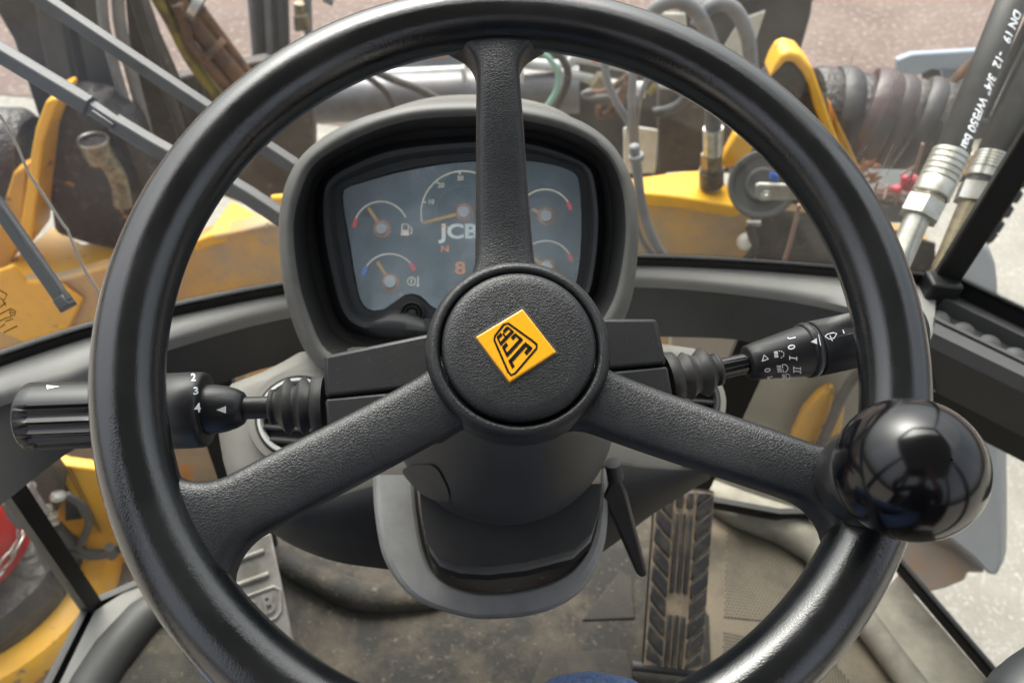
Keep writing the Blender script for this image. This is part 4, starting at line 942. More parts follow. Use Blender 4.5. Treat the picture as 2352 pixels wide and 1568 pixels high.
# pipes, cables and hoses right of the top spoke
sthing('valve_plate', [(1180, 120), (1480, 150), (1530, 200), (1530, 420), (1300, 420), (1190, 260)], 2.10, .04, MT['black_steel'], 'dark dirty plate behind the cables right of the top spoke', 'plate')
t = thing('pipe_run', 'pale hydraulic pipes running across below the rim right of the spoke', 'pipes', at(1330, 170, y=2.0))
hose('pipe', [(1180, 138), (1230, 148), (1290, 152)], .017, MT['silver'], t, y=1.98)
hose('pipe', [(1296, 166), (1340, 178), (1400, 190), (1480, 205)], .014, MT['silver'], t, y=1.97)
hose('pipe', [(1300, 152), (1316, 138), (1336, 134), (1450, 156)], .016, MT['silver'], t, y=1.99)
m = MB(); m.tube([at(1366, 182, y=1.93), at(1392, 198, y=1.93)], .026, 14); make('union', m, MT['dirt_steel'], t)
m = MB(); m.tube([at(1396, 196, y=1.92), at(1424, 200, y=1.92)], .018, 14); make('union', m, MT['silver'], t)
m = MB(); m.tube([at(1456, 206, y=1.92), at(1482, 206, y=1.92)], .024, 14); make('union', m, MT['silver'], t)
plate('red_tag', [(1362, 136), (1374, 138), (1372, 147), (1360, 145)], 1.93, .01, MT['red'], t)
plate('yellow_tag', [(1484, 214), (1502, 192), (1512, 200), (1494, 224)], 1.88, .01, MT['stripe'], t)
MT['green'] = mat('pale_green_hose', (.24, .42, .34), .5)
shose('green_hose', [(1238, 118), (1262, 136), (1280, 166), (1280, 202), (1262, 236), (1240, 262)], .0080, MT['green'], 'pale green hose curving down beside the top spoke', 'hose', y=1.80)
shose('looped_hose', [(1240, 112), (1278, 122), (1302, 156), (1302, 192), (1286, 232), (1270, 262)], .011, MT['grime_light'], 'grey brown hose curving beside the pale green one', 'hose', y=1.82)
t = thing('cable_loom', 'three pale grey cables joining into one conduit beside the instrument cluster', 'cables', at(1480, 500, y=1.0))
hose('cable', [(1390, 130), (1393, 180), (1416, 236), (1446, 288), (1456, 350)], .0085, MT['cable'], t, y=1.30)
hose('cable', [(1455, 150), (1451, 240), (1454, 345)], .0090, MT['cable'], t, y=1.28)
hose('cable', [(1490, 172), (1468, 236), (1461, 300), (1464, 350)], .0060, MT['cable'], t, y=1.29)
hose('conduit', [(1456, 335), (1462, 380), (1474, 470), (1498, 545), (1530, 596), (1570, 650)], .0095, MT['hose_grey'], t, y=.98)
hose('thin_conduit', [(1455, 470), (1466, 535), (1500, 588), (1540, 640)], .006, MT['hose_grey'], t, y=.985)
m = MB(); m.tube([at(1461, 356, y=.975), at(1463, 366, y=.975)], .0135, 16); make('clip', m, MT['hose_grey'], t)
t = thing('rusty_loop', 'tangle of rusty brown thin hoses hanging left of the grey cables', 'hose', at(1390, 260, y=1.7))
hose('strand', [(1345, 212), (1380, 214), (1410, 200), (1440, 178)], .010, MT['rust'], t, y=1.72)
hose('strand', [(1446, 168), (1430, 210), (1400, 258), (1378, 265), (1376, 245)], .010, MT['rust'], t, y=1.70)
hose('strand', [(1360, 208), (1338, 216), (1352, 224), (1398, 220), (1470, 222)], .006, MT['hose_grey'], t, y=1.71)
hose('strand', [(1440, 190), (1424, 250), (1402, 268), (1386, 262)], .007, MT['rust'], t, y=1.69)
sthing('mast_plate', [(1512, 202), (1600, 215), (1700, 262), (1690, 400), (1576, 396), (1512, 400)], 1.60, .05, MT['grime_light'], 'brown mast plate between the grey cables and the zinc hose fitting', 'plate')
sthing('tower_post', [(1676, -80), (1880, -80), (1862, 40), (1838, 124), (1770, 160), (1730, 240), (1640, 200), (1560, 110), (1575, 20), (1640, 0)], 1.90, .10, MT['black_steel'], 'black steel post behind the two arched grey hoses', 'post')
sthing('pale_sheet', [(1504, 30), (1575, 32), (1580, 100), (1500, 82)], 1.86, .01, MT['pale_fill'], 'left pale plate showing under the first arched hose', 'plate')
sthing('pale_sheet', [(1662, 110), (1692, 60), (1715, 40), (1760, 24), (1748, 60), (1720, 150), (1690, 150)], 1.86, .01, MT['pale_fill'], 'right pale sheet standing in for bright ground under the second arched hose', 'plate')  # added in place of bright ground glimpsed beside the post
sthing('pale_sheet', [(1432, 296), (1448, 290), (1512, 300), (1506, 400), (1432, 400)], 1.52, .01, MT['pale_fill'], 'pale sheet standing in for bright ground between the grey cables and the brown mast plate', 'pale_fill')  # added sheet, takes the place of pale ground in this gap
for pts, y_, lb in ((((1470, 70), (1500, 26), (1540, 4), (1582, 12), (1612, 48), (1632, 95), (1655, 160)), 1.55, 'left of the two arched grey hoses above the rim'), (((1600, 60), (1622, 24), (1655, 8), (1690, 26), (1716, 80), (1724, 140), (1730, 220)), 1.58, 'right of the two arched grey hoses, in front of the black post')):
    t = thing('arched_hose', lb, 'hose', at(*pts[-1], y=y_), 'arched grey hoses')
    hose('hose', pts, .0175, MT['hose_grey'], t, y=y_)
    hose('marker_line', [(p[0], p[1] + 13) for p in pts[1:5]], .004, MT['stripe'], t, y=y_ - .008)
t = thing('hose_fitting', 'zinc hose fitting standing on the yellow chassis right of the dials', 'fitting', at(1636, 400, y=1.16))
def upright(name, y0, y1, r, k, x=1638, seg=20, yy=1.16): m = MB(); m.tube([at(x, y0, y=yy), at(x + (y1 - y0) * .0, y1, y=yy)], r, seg); return make(name, m, MT[k], t, angle=50)
upright('rubber_hose', 235, 297, .0165, 'hose'); upright('ferrule', 294, 352, .0205, 'zinc'); upright('hex_nut', 352, 392, .022, 'dirt_steel', 1634, 6); upright('neck', 388, 424, .026, 'grime', 1634)
sthing('gusset', [(1660, 390), (1656, 372), (1692, 306), (1740, 330), (1720, 360), (1700, 380)], 1.19, .03, MT['yellow_clean'], 'small yellow gusset beside the zinc hose fitting', 'bracket')
t = thing('rubber_buffer', 'round black rubber disc with bolted steel strap behind the right of the rim', 'disc', at(1752, 420, y=1.02))
c = at(1752, 424, y=1.03); ax = Vector((-.25, -.80, .55)).normalized()
m = MB(); m.lathe([(.062, -.03), (.066, -.012), (.066, .0), (.063, .006), (.056, .005), (.053, -.002), (.035, -.003), (.033, .003), (.028, .005), (.022, .002), (.0005, .002)], c, ax, 48); make('disc', m, MT['beam'], t)
plate('strap', [(1736, 428), (1746, 424), (1860, 428), (1864, 460), (1748, 462), (1738, 456)], .975, .01, MT['steel'], t, bevel=.003)
m = MB(); cb = at(1758, 445, y=.972); m.lathe([(.010, -.002), (.010, .004), (.008, .006), (.0005, .006)], cb, Vector((0, -1, 0)), 6, cap1=True); make('bolt', m, MT['zinc'], t)
m = MB(); m.lathe([(.005, .004), (.005, .012), (.0005, .013)], cb, Vector((0, -1, 0)), 12, cap1=True); make('bolt_shank', m, MT['zinc'], t)
plate('blue_tag', [(1768, 396), (1790, 402), (1786, 424), (1766, 412)], .99, .006, MT['blue'], t)
t = thing('latch_rod', 'small muddy latch rod on the tan chassis face below the black disc', 'rod', at(1725, 590, y=1.08))
hose('rod', [(1722, 520), (1732, 560), (1722, 590), (1700, 606)], .010, MT['grime_light'], t, y=1.09)
m = MB(); m.tube([at(1714, 513, y=1.09), at(1746, 513, y=1.09)], .007, 10); make('pin', m, MT['steel'], t)
m = MB(); m.lathe([(.0005, .020), (.012, .016), (.018, .004), (.018, -.01)], at(1712, 556, y=1.10), Vector((-.2, -1, .4)), 20, cap0=True); make('pad', m, MT['pale_fill'], t)
t = shose('twig', [(1836, 470), (1828, 505), (1818, 545), (1808, 580), (1797, 612)], .0036, MT['twig'], 'thin bare reddish twig standing against the dark panel behind the rim', 'twig', y=.80)

# right loader tower with its ribbed drum
t = thing('loader_tower', 'right loader tower with yellow curved edge plate and dark greasy inside', 'loader tower', at(1900, 400, y=1.2))
plate('edge_plate', [(1768, 182), (1782, 148), (1796, 126), (1815, 120), (1840, 127), (1868, 160), (1888, 215), (1903, 262), (1932, 335), (1966, 384), (1950, 420), (1930, 372), (1900, 312), (1876, 262), (1862, 205), (1844, 168), (1824, 146), (1806, 142), (1792, 158)], 1.20, .07, MT['yellow_clean'], t)
plate('inner_plate', [(1740, 210), (1790, 158), (1806, 142), (1824, 146), (1844, 168), (1862, 205), (1880, 272), (1910, 335), (1950, 420), (1980, 520), (1690, 520), (1680, 380)], 1.235, .06, MT['grime'], t)
plate('yellow_patch', [(1912, 246), (1925, 280), (1950, 330), (1974, 384), (1952, 380), (1926, 330)], 1.205, .05, MT['yellow'], t)
t = thing('ribbed_drum', 'thick dark ribbed drum of banded rubber between yellow plate and hydraulic hoses', 'drum', at(2020, 420, y=1.4))
A_ = at(1868, 268, y=1.42); B_2 = at(2250, 300, y=1.42); ad = (B_2 - A_).normalized(); AL = (B_2 - A_).length
def band(s0, s1, R, k, tilt=.0):
    m = MB(); ax = (ad + Vector((0, tilt, tilt * .3))).normalized(); w = (s1 - s0) * AL; c = A_ + ad * (s0 * AL)
    m.lathe([(R * .82, -.004), (R * .95, .0), (R, w * .22), (R * 1.01, w * .5), (R * .99, w * .8), (R * .94, w), (R * .82, w + .004)], c, ax, 48); make('band', m, MT[k], t)
for s0, s1, R_, k_, tl in ((-.04, .10, .112, 'grime', .05), (.07, .19, .120, 'black_steel', -.1), (.17, .28, .110, 'grime', -.22), (.25, .40, .127, 'redbrown', -.32), (.38, .50, .118, 'redbrown', -.36), (.48, .58, .110, 'grime', -.38), (.56, .66, .118, 'black_steel', -.40), (.64, .74, .108, 'grime', -.42), (.72, .86, .122, 'black_steel', -.50), (.88, 1.0, .10, 'grime', -.3)): band(s0, s1, R_, k_, tl)
# panel behind with grille
t = thing('machine_cowling', 'pale blue grey machine panel with slotted grille beyond the ribbed drum', 'panel', at(2180, 190, y=2.3))
plate('panel', [(2060, 140), (2096, 126), (2262, 116), (2330, 150), (2330, 420), (2230, 420), (2236, 160), (2164, 164), (2140, 160), (2060, 200)], 2.3, .03, MT['grille'], t)
plate('grille_back', [(2120, 158), (2340, 150), (2340, 420), (2120, 420)], 2.36, .02, MT['black_steel'], t)
for i in range(9): plate('grille_bar', [(2162 + i * 9, 160), (2165 + i * 9, 160), (2173 + i * 9, 200), (2170 + i * 9, 200)], 2.29, .02, MT['grille'], t, bevel=0)
shose('rusty_pipe', [(2160, 222), (2190, 196), (2238, 148), (2300, 90)], .020, MT['rust'], 'rust stained pipe slanting up behind the thick printed hose', 'pipe', y=1.75)
# debris and berries in the corner
t = thing('berry_sprig', 'sprig of red berries on a thin twig beside the zinc hose fitting', 'plant', at(2090, 440, y=1.0))
hose('stalk', [(2120, 330), (2105, 380), (2088, 412), (2070, 436)], .003, MT['twig'], t, y=.99)
hose('stalk', [(2105, 380), (2085, 392), (2066, 404)], .002, MT['twig'], t, y=.99)
for i, (x, y) in enumerate(((2079, 411), (2088, 414), (2098, 410), (2104, 416), (2078, 420), (2094, 424), (2100, 428), (2086, 432), (2094, 434), (2063, 436), (2055, 434), (2070, 430), (2108, 426))):
    m = MB(); m.lathe([(.0005, -.008), (.006, -.0056), (.008, 0), (.006, .0056), (.0005, .008)], at(x, y, y=.98 + .01 * (i % 3)), Vector((.2, -.3, 1)), 10); make('berry', m, MT['berry'], t, angle=180)
t = thing('dry_leaves', 'brown withered leaf clump beside the yellow plate and the wheel rim', 'leaves', at(1995, 410, y=1.0))
for i in range(16):
    c = at(1972 + random.random() * 44, 376 + random.random() * 46, y=1.0 + .02 * random.random()); m = MB()
    u = Vector((random.uniform(-1, 1), random.uniform(-.5, .5), random.uniform(-1, 1))).normalized(); v = u.cross(Vector((.3, -1, .4))).normalized(); s = .008 + .008 * random.random(); w = u.cross(v) * .004
    m.add([c - u * s, c - v * s * .5 + w, c + u * s * 1.2, c + v * s * .5 + w, c - w * .5], [(0, 1, 4), (1, 2, 4), (2, 3, 4), (3, 0, 4)]); make('leaf', m, MT['dryleaf'], t, angle=180)
t = thing('debris_twigs', 'grey brown twig litter lying under the red berries', 'twigs', at(2060, 460, y=1.02))
mm = MB()
for i in range(40):
    c = at(2000 + random.random() * 120, 430 + random.random() * 44, y=1.0 + .03 * random.random()); u = Vector((random.uniform(-1, 1), random.uniform(-.3, .3), random.uniform(-.4, .4))).normalized() * (.015 + .025 * random.random())
    mm.tube([c - u, c + u * .2 + Vector((0, 0, .003)), c + u], .0012 + .0012 * random.random(), 5)
o = make('litter', mm, MT['twig'], t); o['kind'] = 'stuff'
sthing('debris_shelf', [(1985, 462), (2140, 466), (2150, 520), (1985, 510)], 1.0, .12, MT['grey_bar'], 'grey shelf edge under the twig litter beside the hose fittings', 'shelf')

# printed hydraulic hose and its neighbour
def hyd(name, label, P0, P1, fitting, d, r, text=False, seg=28):
    t = thing(name, label, 'hose', at(*fitting[-1][:2], d=d), 'thick black hydraulic hoses outside the right pillar')
    p0, p1 = at(*P0, d=d + .03), at(*P1, d=d); ax = (p1 - p0).normalized()
    m = MB(); m.tube([p0 - ax * .35, p0, p1], r, seg); hb = make('hose', m, MT['hose'], t, angle=180)
    last = p1
    for nm, q, rr, mt_, sg in [(f[2], f[:2], f[3], f[4], f[5]) for f in fitting]:
        nxt = at(*q, d=d); m = MB(); L = (nxt - last)
        if nm == 'ferrule':
            prof = []; l = L.length
            for i in range(5): prof += [(rr * .95, l * i * .13), (rr, l * (i * .13 + .02)), (rr, l * (i * .13 + .10)), (rr * .95, l * (i * .13 + .12))]
            prof += [(rr * 1.0, l * .68), (rr * 1.0, l * .97), (rr * .9, l)]
            m.lathe([(r * .9, 0)] + prof, last, L.normalized(), seg)
        else: m.tube([last, nxt], rr, sg)
        make(nm, m, mt_, t, angle=35); last = nxt
    if text:
        e = CAM - (p0 + p1) / 2; e = (e - ax * e.dot(ax)).normalized(); b = ax.cross(e)
        if b.dot(M.col[0]) < 0: b = -b
        m = MB()
        def fn(s0): return lambda x, y: p1 + ax * (-s0 + x) + (e * math.cos(.62 + y / r) + b * math.sin(.62 + y / r)) * (r + .0004)
        ll = (p1 - p0).length
        for s, w in (('2SN', 1.02), ('DN 19', .775), ('-12', .555), ('3/4"', .40), ('WP', .255), ('350 bar', .095), ):
            text_on(m, s, .0150, fn(w * ll), .022)
        make('printed_text', m, MT['white'], t, smooth=False)
    return t
hyd('hydraulic_hose', 'thick black hose printed in white DN 19 -12 3/4" WP 350 bar', (2325, 0), (2187, 348), [(2186, 352, 'stop_ring', .0185, MT['hose'], 28), (2136, 452, 'ferrule', .0205, MT['zinc'], 28), (2128, 462, 'hex_nut_edge', .019, MT['dirt_steel'], 6), (2108, 500, 'hex_nut', .0225, MT['zinc'], 6), (2072, 580, 'pipe', .0135, MT['zinc'], 24), (2030, 680, 'pipe_end', .0135, MT['zinc'], 24)], .86, .0170, True)
hyd('hydraulic_hose', 'second thick plain black hose, rightmost beside the black pillar', (2436, 0), (2284, 355), [(2283, 358, 'stop_ring', .019, MT['hose'], 28), (2258, 415, 'ferrule', .021, MT['zinc'], 28), (2252, 430, 'gap_ring', .018, MT['black_steel'], 28), (2236, 470, 'hex_nut', .0235, MT['zinc'], 6), (2190, 580, 'pipe', .0165, MT['dirt_steel'], 24), (2140, 700, 'pipe_end', .0165, MT['dirt_steel'], 24)], .92, .0195)
p0, p1 = at(2368, 40, d=.93), at(2258, 268, d=.93); m = MB(); n_ = 64; ad2 = (p1 - p0)
m.tube([p0 + ad2 * (i / (n_ * 2)) for i in range(n_ * 2 + 1)], [.0056 if i % 2 else .0046 for i in range(n_ * 2 + 1)], 12)
single('corrugated_conduit', m, MT['hose'], 'thin ribbed black conduit running between the two thick hoses', 'conduit', angle=20)
t = thing('hose_clip', 'small yellow clip with pale plug between the two thick hose fittings', 'clip', at(2215, 400, d=.95))
m = MB(); m.prism([at(x, y, d=.95) for x, y in ((2226, 352), (2238, 378), (2226, 404), (2214, 408), (2212, 396), (2222, 370))], Vector((.003, .012, 0))); make('clip', m, MT['yellow_clean'], t, bevel=.002)
m = MB(); m.tube([at(2242, 322, d=.96), at(2246, 345, d=.96), at(2238, 362, d=.96)], .006, 12); make('plug', m, MT['pale_fill'], t)

# outside to the right: ragged dark strip, perforated step and mudguard
TX0 = 1.02
t = thing('fringe', 'added ragged black strip with blocky edge seen through the right side window', 'fringe', at(2300, 480, x=TX0))  # added dark strip, shaped after a ragged edge in the side glass
PT = [(2420, 250), (2344, 392), (2298, 470), (2258, 536), (2236, 560), (2196, 640), (2150, 700), (2150, 760)]
pts = spline([at(*p, x=TX0) for p in PT], 30)
m = MB(); rings = []
for p in pts: rings.append([p + Vector((dx, 0, 0)) + (Vector((0, 1, -.4)) * dy) for dx, dy in ((-.02, 0), (-.01, -.008), (.015, -.008), (.022, .01), (.015, .03), (-.02, .03))])
m.loft(rings); make('strip_body', m, MT['fringe'], t)
for i in range(1, 28):
    p = pts[i]; td = (pts[i + 1] - pts[i - 1]).normalized(); m = MB(); m.box(p + Vector((.004 + .010 * (i % 2), -.008, .003)), .022, .012, .026, (Vector((1, 0, 0)), td.cross(Vector((1, 0, 0))).normalized(), td)); make('tread_block', m, MT['fringe'], t, bevel=.003, seg=1)
sthing('perforated_step', [(2196, 650), (2180, 644), (2222, 574), (2240, 572)], None, 0, MT['yellow'], 'narrow yellow perforated step strip behind the pillar foot', 'step', ext=Vector((.02, .03, 0))) if False else None
m = MB(); P = [at(*p, d=1.0) for p in ((2198, 652), (2178, 640), (2220, 570), (2242, 574))]; m.prism(P, Vector((.004, .012, 0)))
t = thing('step_strip', 'narrow yellow perforated strip behind the pillar foot', 'step', P[0]); make('strip', m, MT['yellow_clean'], t, bevel=.002)
for i in range(8):
    w = (i + .5) / 8; c = (P[0] * .55 + P[1] * .45) * (1 - w) + (P[3] * .55 + P[2] * .45) * w
    m = MB(); nrm = (P[1] - P[0]).cross(P[3] - P[0]).normalized(); nrm = nrm if nrm.dot(CAM - c) > 0 else -nrm
    m.lathe([(.0042, .0006), (.0005, .0008)], c, nrm, 10, cap1=True); make('hole', m, MT['black_steel'], t, smooth=False)
m = MB(); P = [at(*p, d=1.35) for p in ((2180, 690), (2240, 566), (2256, 556), (2274, 574), (2287, 607), (2292, 650), (2291, 720), (2286, 800), (2180, 800))]; m.prism(P, Vector((.02, .07, -.012)))
single('mudguard', m, MT['fender'], 'smooth grey mudguard corner seen through the right side window', 'mudguard', bevel=.012)
t = thing('mudguard', 'grey mudguard with muddy rusty inside below the spinner knob', 'mudguard', at(2290, 1320, d=1.5))
m = MB(); P = [at(*p, d=1.5) for p in ((2200, 960), (2298, 1020), (2300, 1180), (2299, 1290), (2290, 1323), (2268, 1320), (2236, 1284), (2178, 1238), (2100, 1200))]; m.prism(P, Vector((.05, .05, -.03))); make('outer_skin', m, MT['fender'], t, bevel=.008)
m = MB(); P = [at(*p, d=1.54) for p in ((2060, 1230), (2110, 1240), (2150, 1247), (2190, 1262), (2230, 1296), (2262, 1318), (2219, 1316), (2216, 1334), (2170, 1352), (2120, 1364), (2060, 1372))]; m.prism(P, Vector((.04, .05, -.02))); make('muddy_lining', m, MT['fender_mud'], t, bevel=.006)

# through the lower right front pane: muddy panel with yellow plates
sthing('side_panel', [(1500, 700), (2150, 760), (2150, 1120), (1850, 1240), (1500, 1200)], .85, .04, MT['grime_light'], 'muddy grey brown panel behind the lower right front pane', 'panel') if False else None
t = thing('articulation_plate', 'muddy grey plate with yellow painted patch behind the lower right pane', 'plate', at(1800, 1000, y=.78))
MT['mudgrey'] = mat('mud_grey_panel', (.21, .19, .15), .75, col2=(.29, .25, .19), nscale=6, lo=.4, hi=.66, col3=(.40, .20, .04), n3=7, lo3=.66, hi3=.72)
plate('plate', [(1540, 720), (2200, 740), (2090, 1130), (2000, 1420), (1540, 1420)], .80, .03, MT['mudgrey'], t)
plate('yellow_fin', [(1914, 888), (1920, 900), (1900, 980), (1880, 1040), (1812, 1030), (1820, 1000), (1846, 944), (1880, 908)], .76, .02, MT['yellow'], t)
plate('yellow_fin', [(1928, 906), (1942, 940), (1926, 1040), (1886, 1040), (1898, 1000)], .77, .02, MT['yellow'], t)
hose('strut', [(1985, 840), (1940, 900), (1895, 1000), (1870, 1050)], .010, MT['grime_light'], t, y=.74)
t = thing('articulation_plate', 'dull grey beige plate behind the lower left front pane next to the black strip', 'plate', at(440, 1050, y=.72))
plate('plate', [(120, 1000), (200, 985), (560, 800), (560, 1200), (330, 1300), (205, 1084), (140, 1070)], .74, .03, MT['mudgrey'], t)

# through the lower left panes: yellow panel with hydraulic hoses, red tank with chain
t = thing('side_cowling', 'yellow panel with outlined warning sticker behind the lower left front pane', 'panel', at(260, 1360, y=.44))
plate('panel', [(60, 1040), (150, 1070), (240, 1082), (330, 1120), (420, 1240), (420, 1400), (215, 1420), (120, 1300)], .44, .02, MT['yellow_clean'], t, bevel=.003)
m = MB(); strokes(m, [[(125, 1072), (160, 1072), (232, 1222), (150, 1232)], [(130, 1080), (155, 1080), (224, 1216)]], 2.2, lambda x, y: at(x, y, y=.437)); make('sticker_outline', m, MT['badge_black'], t, smooth=False)
m = MB(); m.add([at(x, y, y=.436) for x, y in ((150, 1110), (190, 1190), (150, 1196))], [(0, 1, 2)]); make('warning_triangle', m, MT['badge_black'], t, smooth=False)
t = thing('valve_block', 'cluster of grey hydraulic valves and curved black hoses in front of the yellow panel', 'hydraulic valve', at(130, 1200, y=.40))
plate('block', [(44, 1090), (110, 1066), (140, 1110), (128, 1180), (96, 1200), (60, 1150)], .41, .03, MT['grime_light'], t)
for pts_, r in ((((150, 1135), (186, 1158), (204, 1198), (186, 1246), (160, 1250), (135, 1218)), .0065), (((108, 1200), (128, 1244), (170, 1268), (226, 1276), (270, 1262), (320, 1240)), .0072), (((168, 1246), (200, 1266), (250, 1266), (300, 1252)), .0056)): hose('hose', pts_, r, MT['hose'], t, y=.395)
for x, y_, r in ((100, 1168, .009), (112, 1184, .0085), (118, 1200, .007), (64, 1118, .006), (130, 1140, .009)):
    m = MB(); m.lathe([(r, -.01), (r, .004), (r * .7, .008), (.0005, .009)], at(x, y_, y=.385), Vector((-.3, -.7, .6)), 6 if r > .0088 else 14, cap1=True); make('fitting', m, MT['zinc'], t)
m = MB(); m.tube([at(128, 1210, y=.39), at(158, 1244, y=.39)], .012, 14); make('sleeve', m, MT['hose'], t)
m = MB(); m.tube([at(252, 1255, y=.385), at(258, 1276, y=.385)], .0085, 14); make('clip', m, MT['hose'], t)
tc_ = at(-80, 1300, d=1.36)
t = thing('red_tank', 'round red tank with dark base band behind the lower left side pane', 'tank', Vector((tc_.x, tc_.y, tc_.z - .2)))
m = MB(); m.lathe([(.124, .25), (.124, .02), (.127, .0)], tc_ + dz * .065, dz, 64); make('red_shell', m, MT['red'], t)
m = MB(); m.lathe([(.127, .0), (.138, -.002), (.176, -.012), (.190, -.04), (.192, -.085)], tc_ + dz * .065, dz, 64); make('base_band', m, MT['grime'], t)
m = MB(); m.lathe([(.190, -.075), (.232, -.078), (.242, -.09), (.244, -.13)], tc_ + dz * .065, dz, 64); make('yellow_ring', m, MT['yellow_clean'], t)
m = MB(); m.lathe([(.244, -.125), (.262, -.128), (.27, -.15), (.27, -.6)], tc_ + dz * .065, dz, 64); make('rust_skirt', m, mat('rust_skirt', (.14, .13, .125), .7, col2=(.2, .10, .05), nscale=5), t)
ch = thing('chain', 'zinc chain wrapped round the red tank', 'chain', tc_)
for i in range(10):
    q = -1.75 + i * .21; R = .136; c = tc_ + Vector((math.cos(q) * R, math.sin(q) * R, +.082 + .004 * (i % 2) + .012 * max(0, i - 4) * .6)); tg = Vector((-math.sin(q), math.cos(q), .05 * (i > 4))).normalized(); rd = Vector((math.cos(q), math.sin(q), 0)); sd = (dz if i % 2 else (rd * .8 + dz * .6).normalized())
    m = MB(); m.tube([c + tg * .020 * math.cos(w) + sd * .010 * math.sin(w) for w in [2 * math.pi * j / 16 for j in range(17)]], .0026, 8); make('link', m, MT['zinc'], ch, angle=180)
t = thing('quick_coupler', 'small hydraulic coupler with hose end against the red tank', 'coupler', at(110, 1290, d=1.06))
m = MB(); m.tube([at(88, 1222, d=1.06), at(112, 1270, d=1.06), at(124, 1304, d=1.06)], [.010, .013, .011], 14); make('coupler', m, MT['hose'], t)
m = MB(); m.tube([at(74, 1204, d=1.06), at(88, 1222, d=1.06)], .008, 12); make('nipple', m, MT['zinc'], t)
m = MB(); m.prism([at(*p, d=1.1) for p in ((0, 1160), (50, 1140), (96, 1215), (40, 1218), (18, 1196))], Vector((.0, .03, 0))); make('mounting_plate', m, MT['grime_light'], t, bevel=.003)

# wipers outside the windscreen
def bar(name, px, d, w, hgt, mt, parent):
    P = spline([at(*p, d=d) for p in px], 12) if len(px) > 2 else [at(*p, d=d) for p in px]
    m = MB(); rings = []
    for i, p in enumerate(P):
        tg = (P[min(i + 1, len(P) - 1)] - P[max(0, i - 1)]).normalized(); e = (CAM - p).normalized(); s = tg.cross(e).normalized(); n_ = s.cross(tg)
        if n_.dot(e) < 0: n_ = -n_
        if s.z < 0: s = -s
        rings.append([p + s * w * .5 + n_ * hgt * .15, p + s * w * .08 + n_ * hgt * .5, p - s * w * .5 + n_ * hgt * .2, p - s * w * .5 - n_ * hgt * .5, p + s * w * .5 - n_ * hgt * .5])
    m.loft(rings); return make(name, m, mt, parent, bevel=.001, angle=25)
t = thing('windscreen_wiper', 'upper of two parallel wiper arms slanting down from the top left', 'wiper', at(640, 365, d=.74))
bar('arm', [(60, -30), (103, 2), (475, 250), (700, 398)], .74, .0165, .012, MT['wiper'], t)
t = thing('windscreen_wiper', 'lower of two parallel wiper arms, jointed midway', 'wiper', at(640, 500, d=.72))
bar('arm', [(-60, 84), (0, 121), (206, 244)], .72, .0195, .014, MT['wiper'], t); bar('joint', [(203, 242), (268, 286)], .722, .015, .012, MT['wiper'], t); bar('arm', [(264, 282), (380, 350), (540, 430), (700, 535)], .72, .0185, .014, MT['wiper'], t)
bar('slot', [(210, 256), (260, 290)], .713, .005, .004, MT['wiper_dark'], t)
t = thing('windscreen_wiper', 'end of a black wiper blade at the left edge against the yellow panel', 'wiper', at(154, 700, d=.70))
bar('blade', [(-60, 398), (0, 480), (154, 702)], .70, .014, .010, MT['wiper_dark'], t); bar('spine', [(-60, 384), (0, 466), (160, 690)], .697, .0055, .006, MT['wiper'], t); bar('end_clip', [(140, 682), (157, 706)], .698, .0155, .011, MT['wiper_dark'], t)
# pale crack and printed marks on the windscreen
def on_glass(px, py, lift=.002):
    r = ray(px, py); best = None
    for p, q in zip(gl, gl[1:]):
        dx, dy = q.x - p.x, q.y - p.y; den = r.x * dy - r.y * dx
        if abs(den) < 1e-9: continue
        s = ((p.x - CAM.x) * dy - (p.y - CAM.y) * dx) / den; w = ((CAM.x + r.x * s - p.x) * dx + (CAM.y + r.y * s - p.y) * dy) / (dx * dx + dy * dy)
        if -.01 <= w <= 1.01 and s > 0: best = CAM + r * (s - lift); break
    return best or at(px, py, d=.62)
m = MB(); m.tube([on_glass(*p) for p in ((-20, 236), (20, 296), (46, 350), (66, 400), (100, 448), (146, 518), (155, 528), (178, 586), (196, 624), (236, 686))], .0011, 6); MT['crack'] = mat('pale_crack', (.55, .52, .47), .6); make('crack', m, MT['crack'], ws)
m = MB(); G = lambda x, y: on_glass(x, y)
m_ = MB(); G = lambda x, y: on_glass(x, y, .0012)
strokes(m_, [[(1964, 116), (1940, 190), (1916, 248), (1900, 290)], [(2076, 140), (2040, 220), (2010, 290), (1966, 364)], [(2080, 146), (2044, 226), (2014, 296), (1972, 366)], [(2128, 258), (2090, 320), (2032, 408)], [(2052, 330), (2030, 380), (2000, 430)]], 1.6, G)
MT['smear'] = glass_mat('glass_smear', .42, 40, (1, 1, 1), (.6, .56, .52)); make('smear', m_, MT['smear'], ws, smooth=False)
strokes(m, [[(-4, 664), (16, 676), (10, 690), (-4, 682)], [(0, 706), (14, 694)], [(6, 690), (14, 702)], [(-2, 722), (26, 708)], [(22, 716 + 0), (30, 710), (36, 716), (33, 724), (25, 725), (22, 716)], [(26, 719), (33, 716)], [(-2, 738), (14, 730), (26, 728)], [(12, 738), (30, 732)], [(0, 752), (12, 744)], [(8, 764), (40, 748)]], 2.4, G)
make('printed_marks', m, MT['badge_black'], ws, smooth=False)
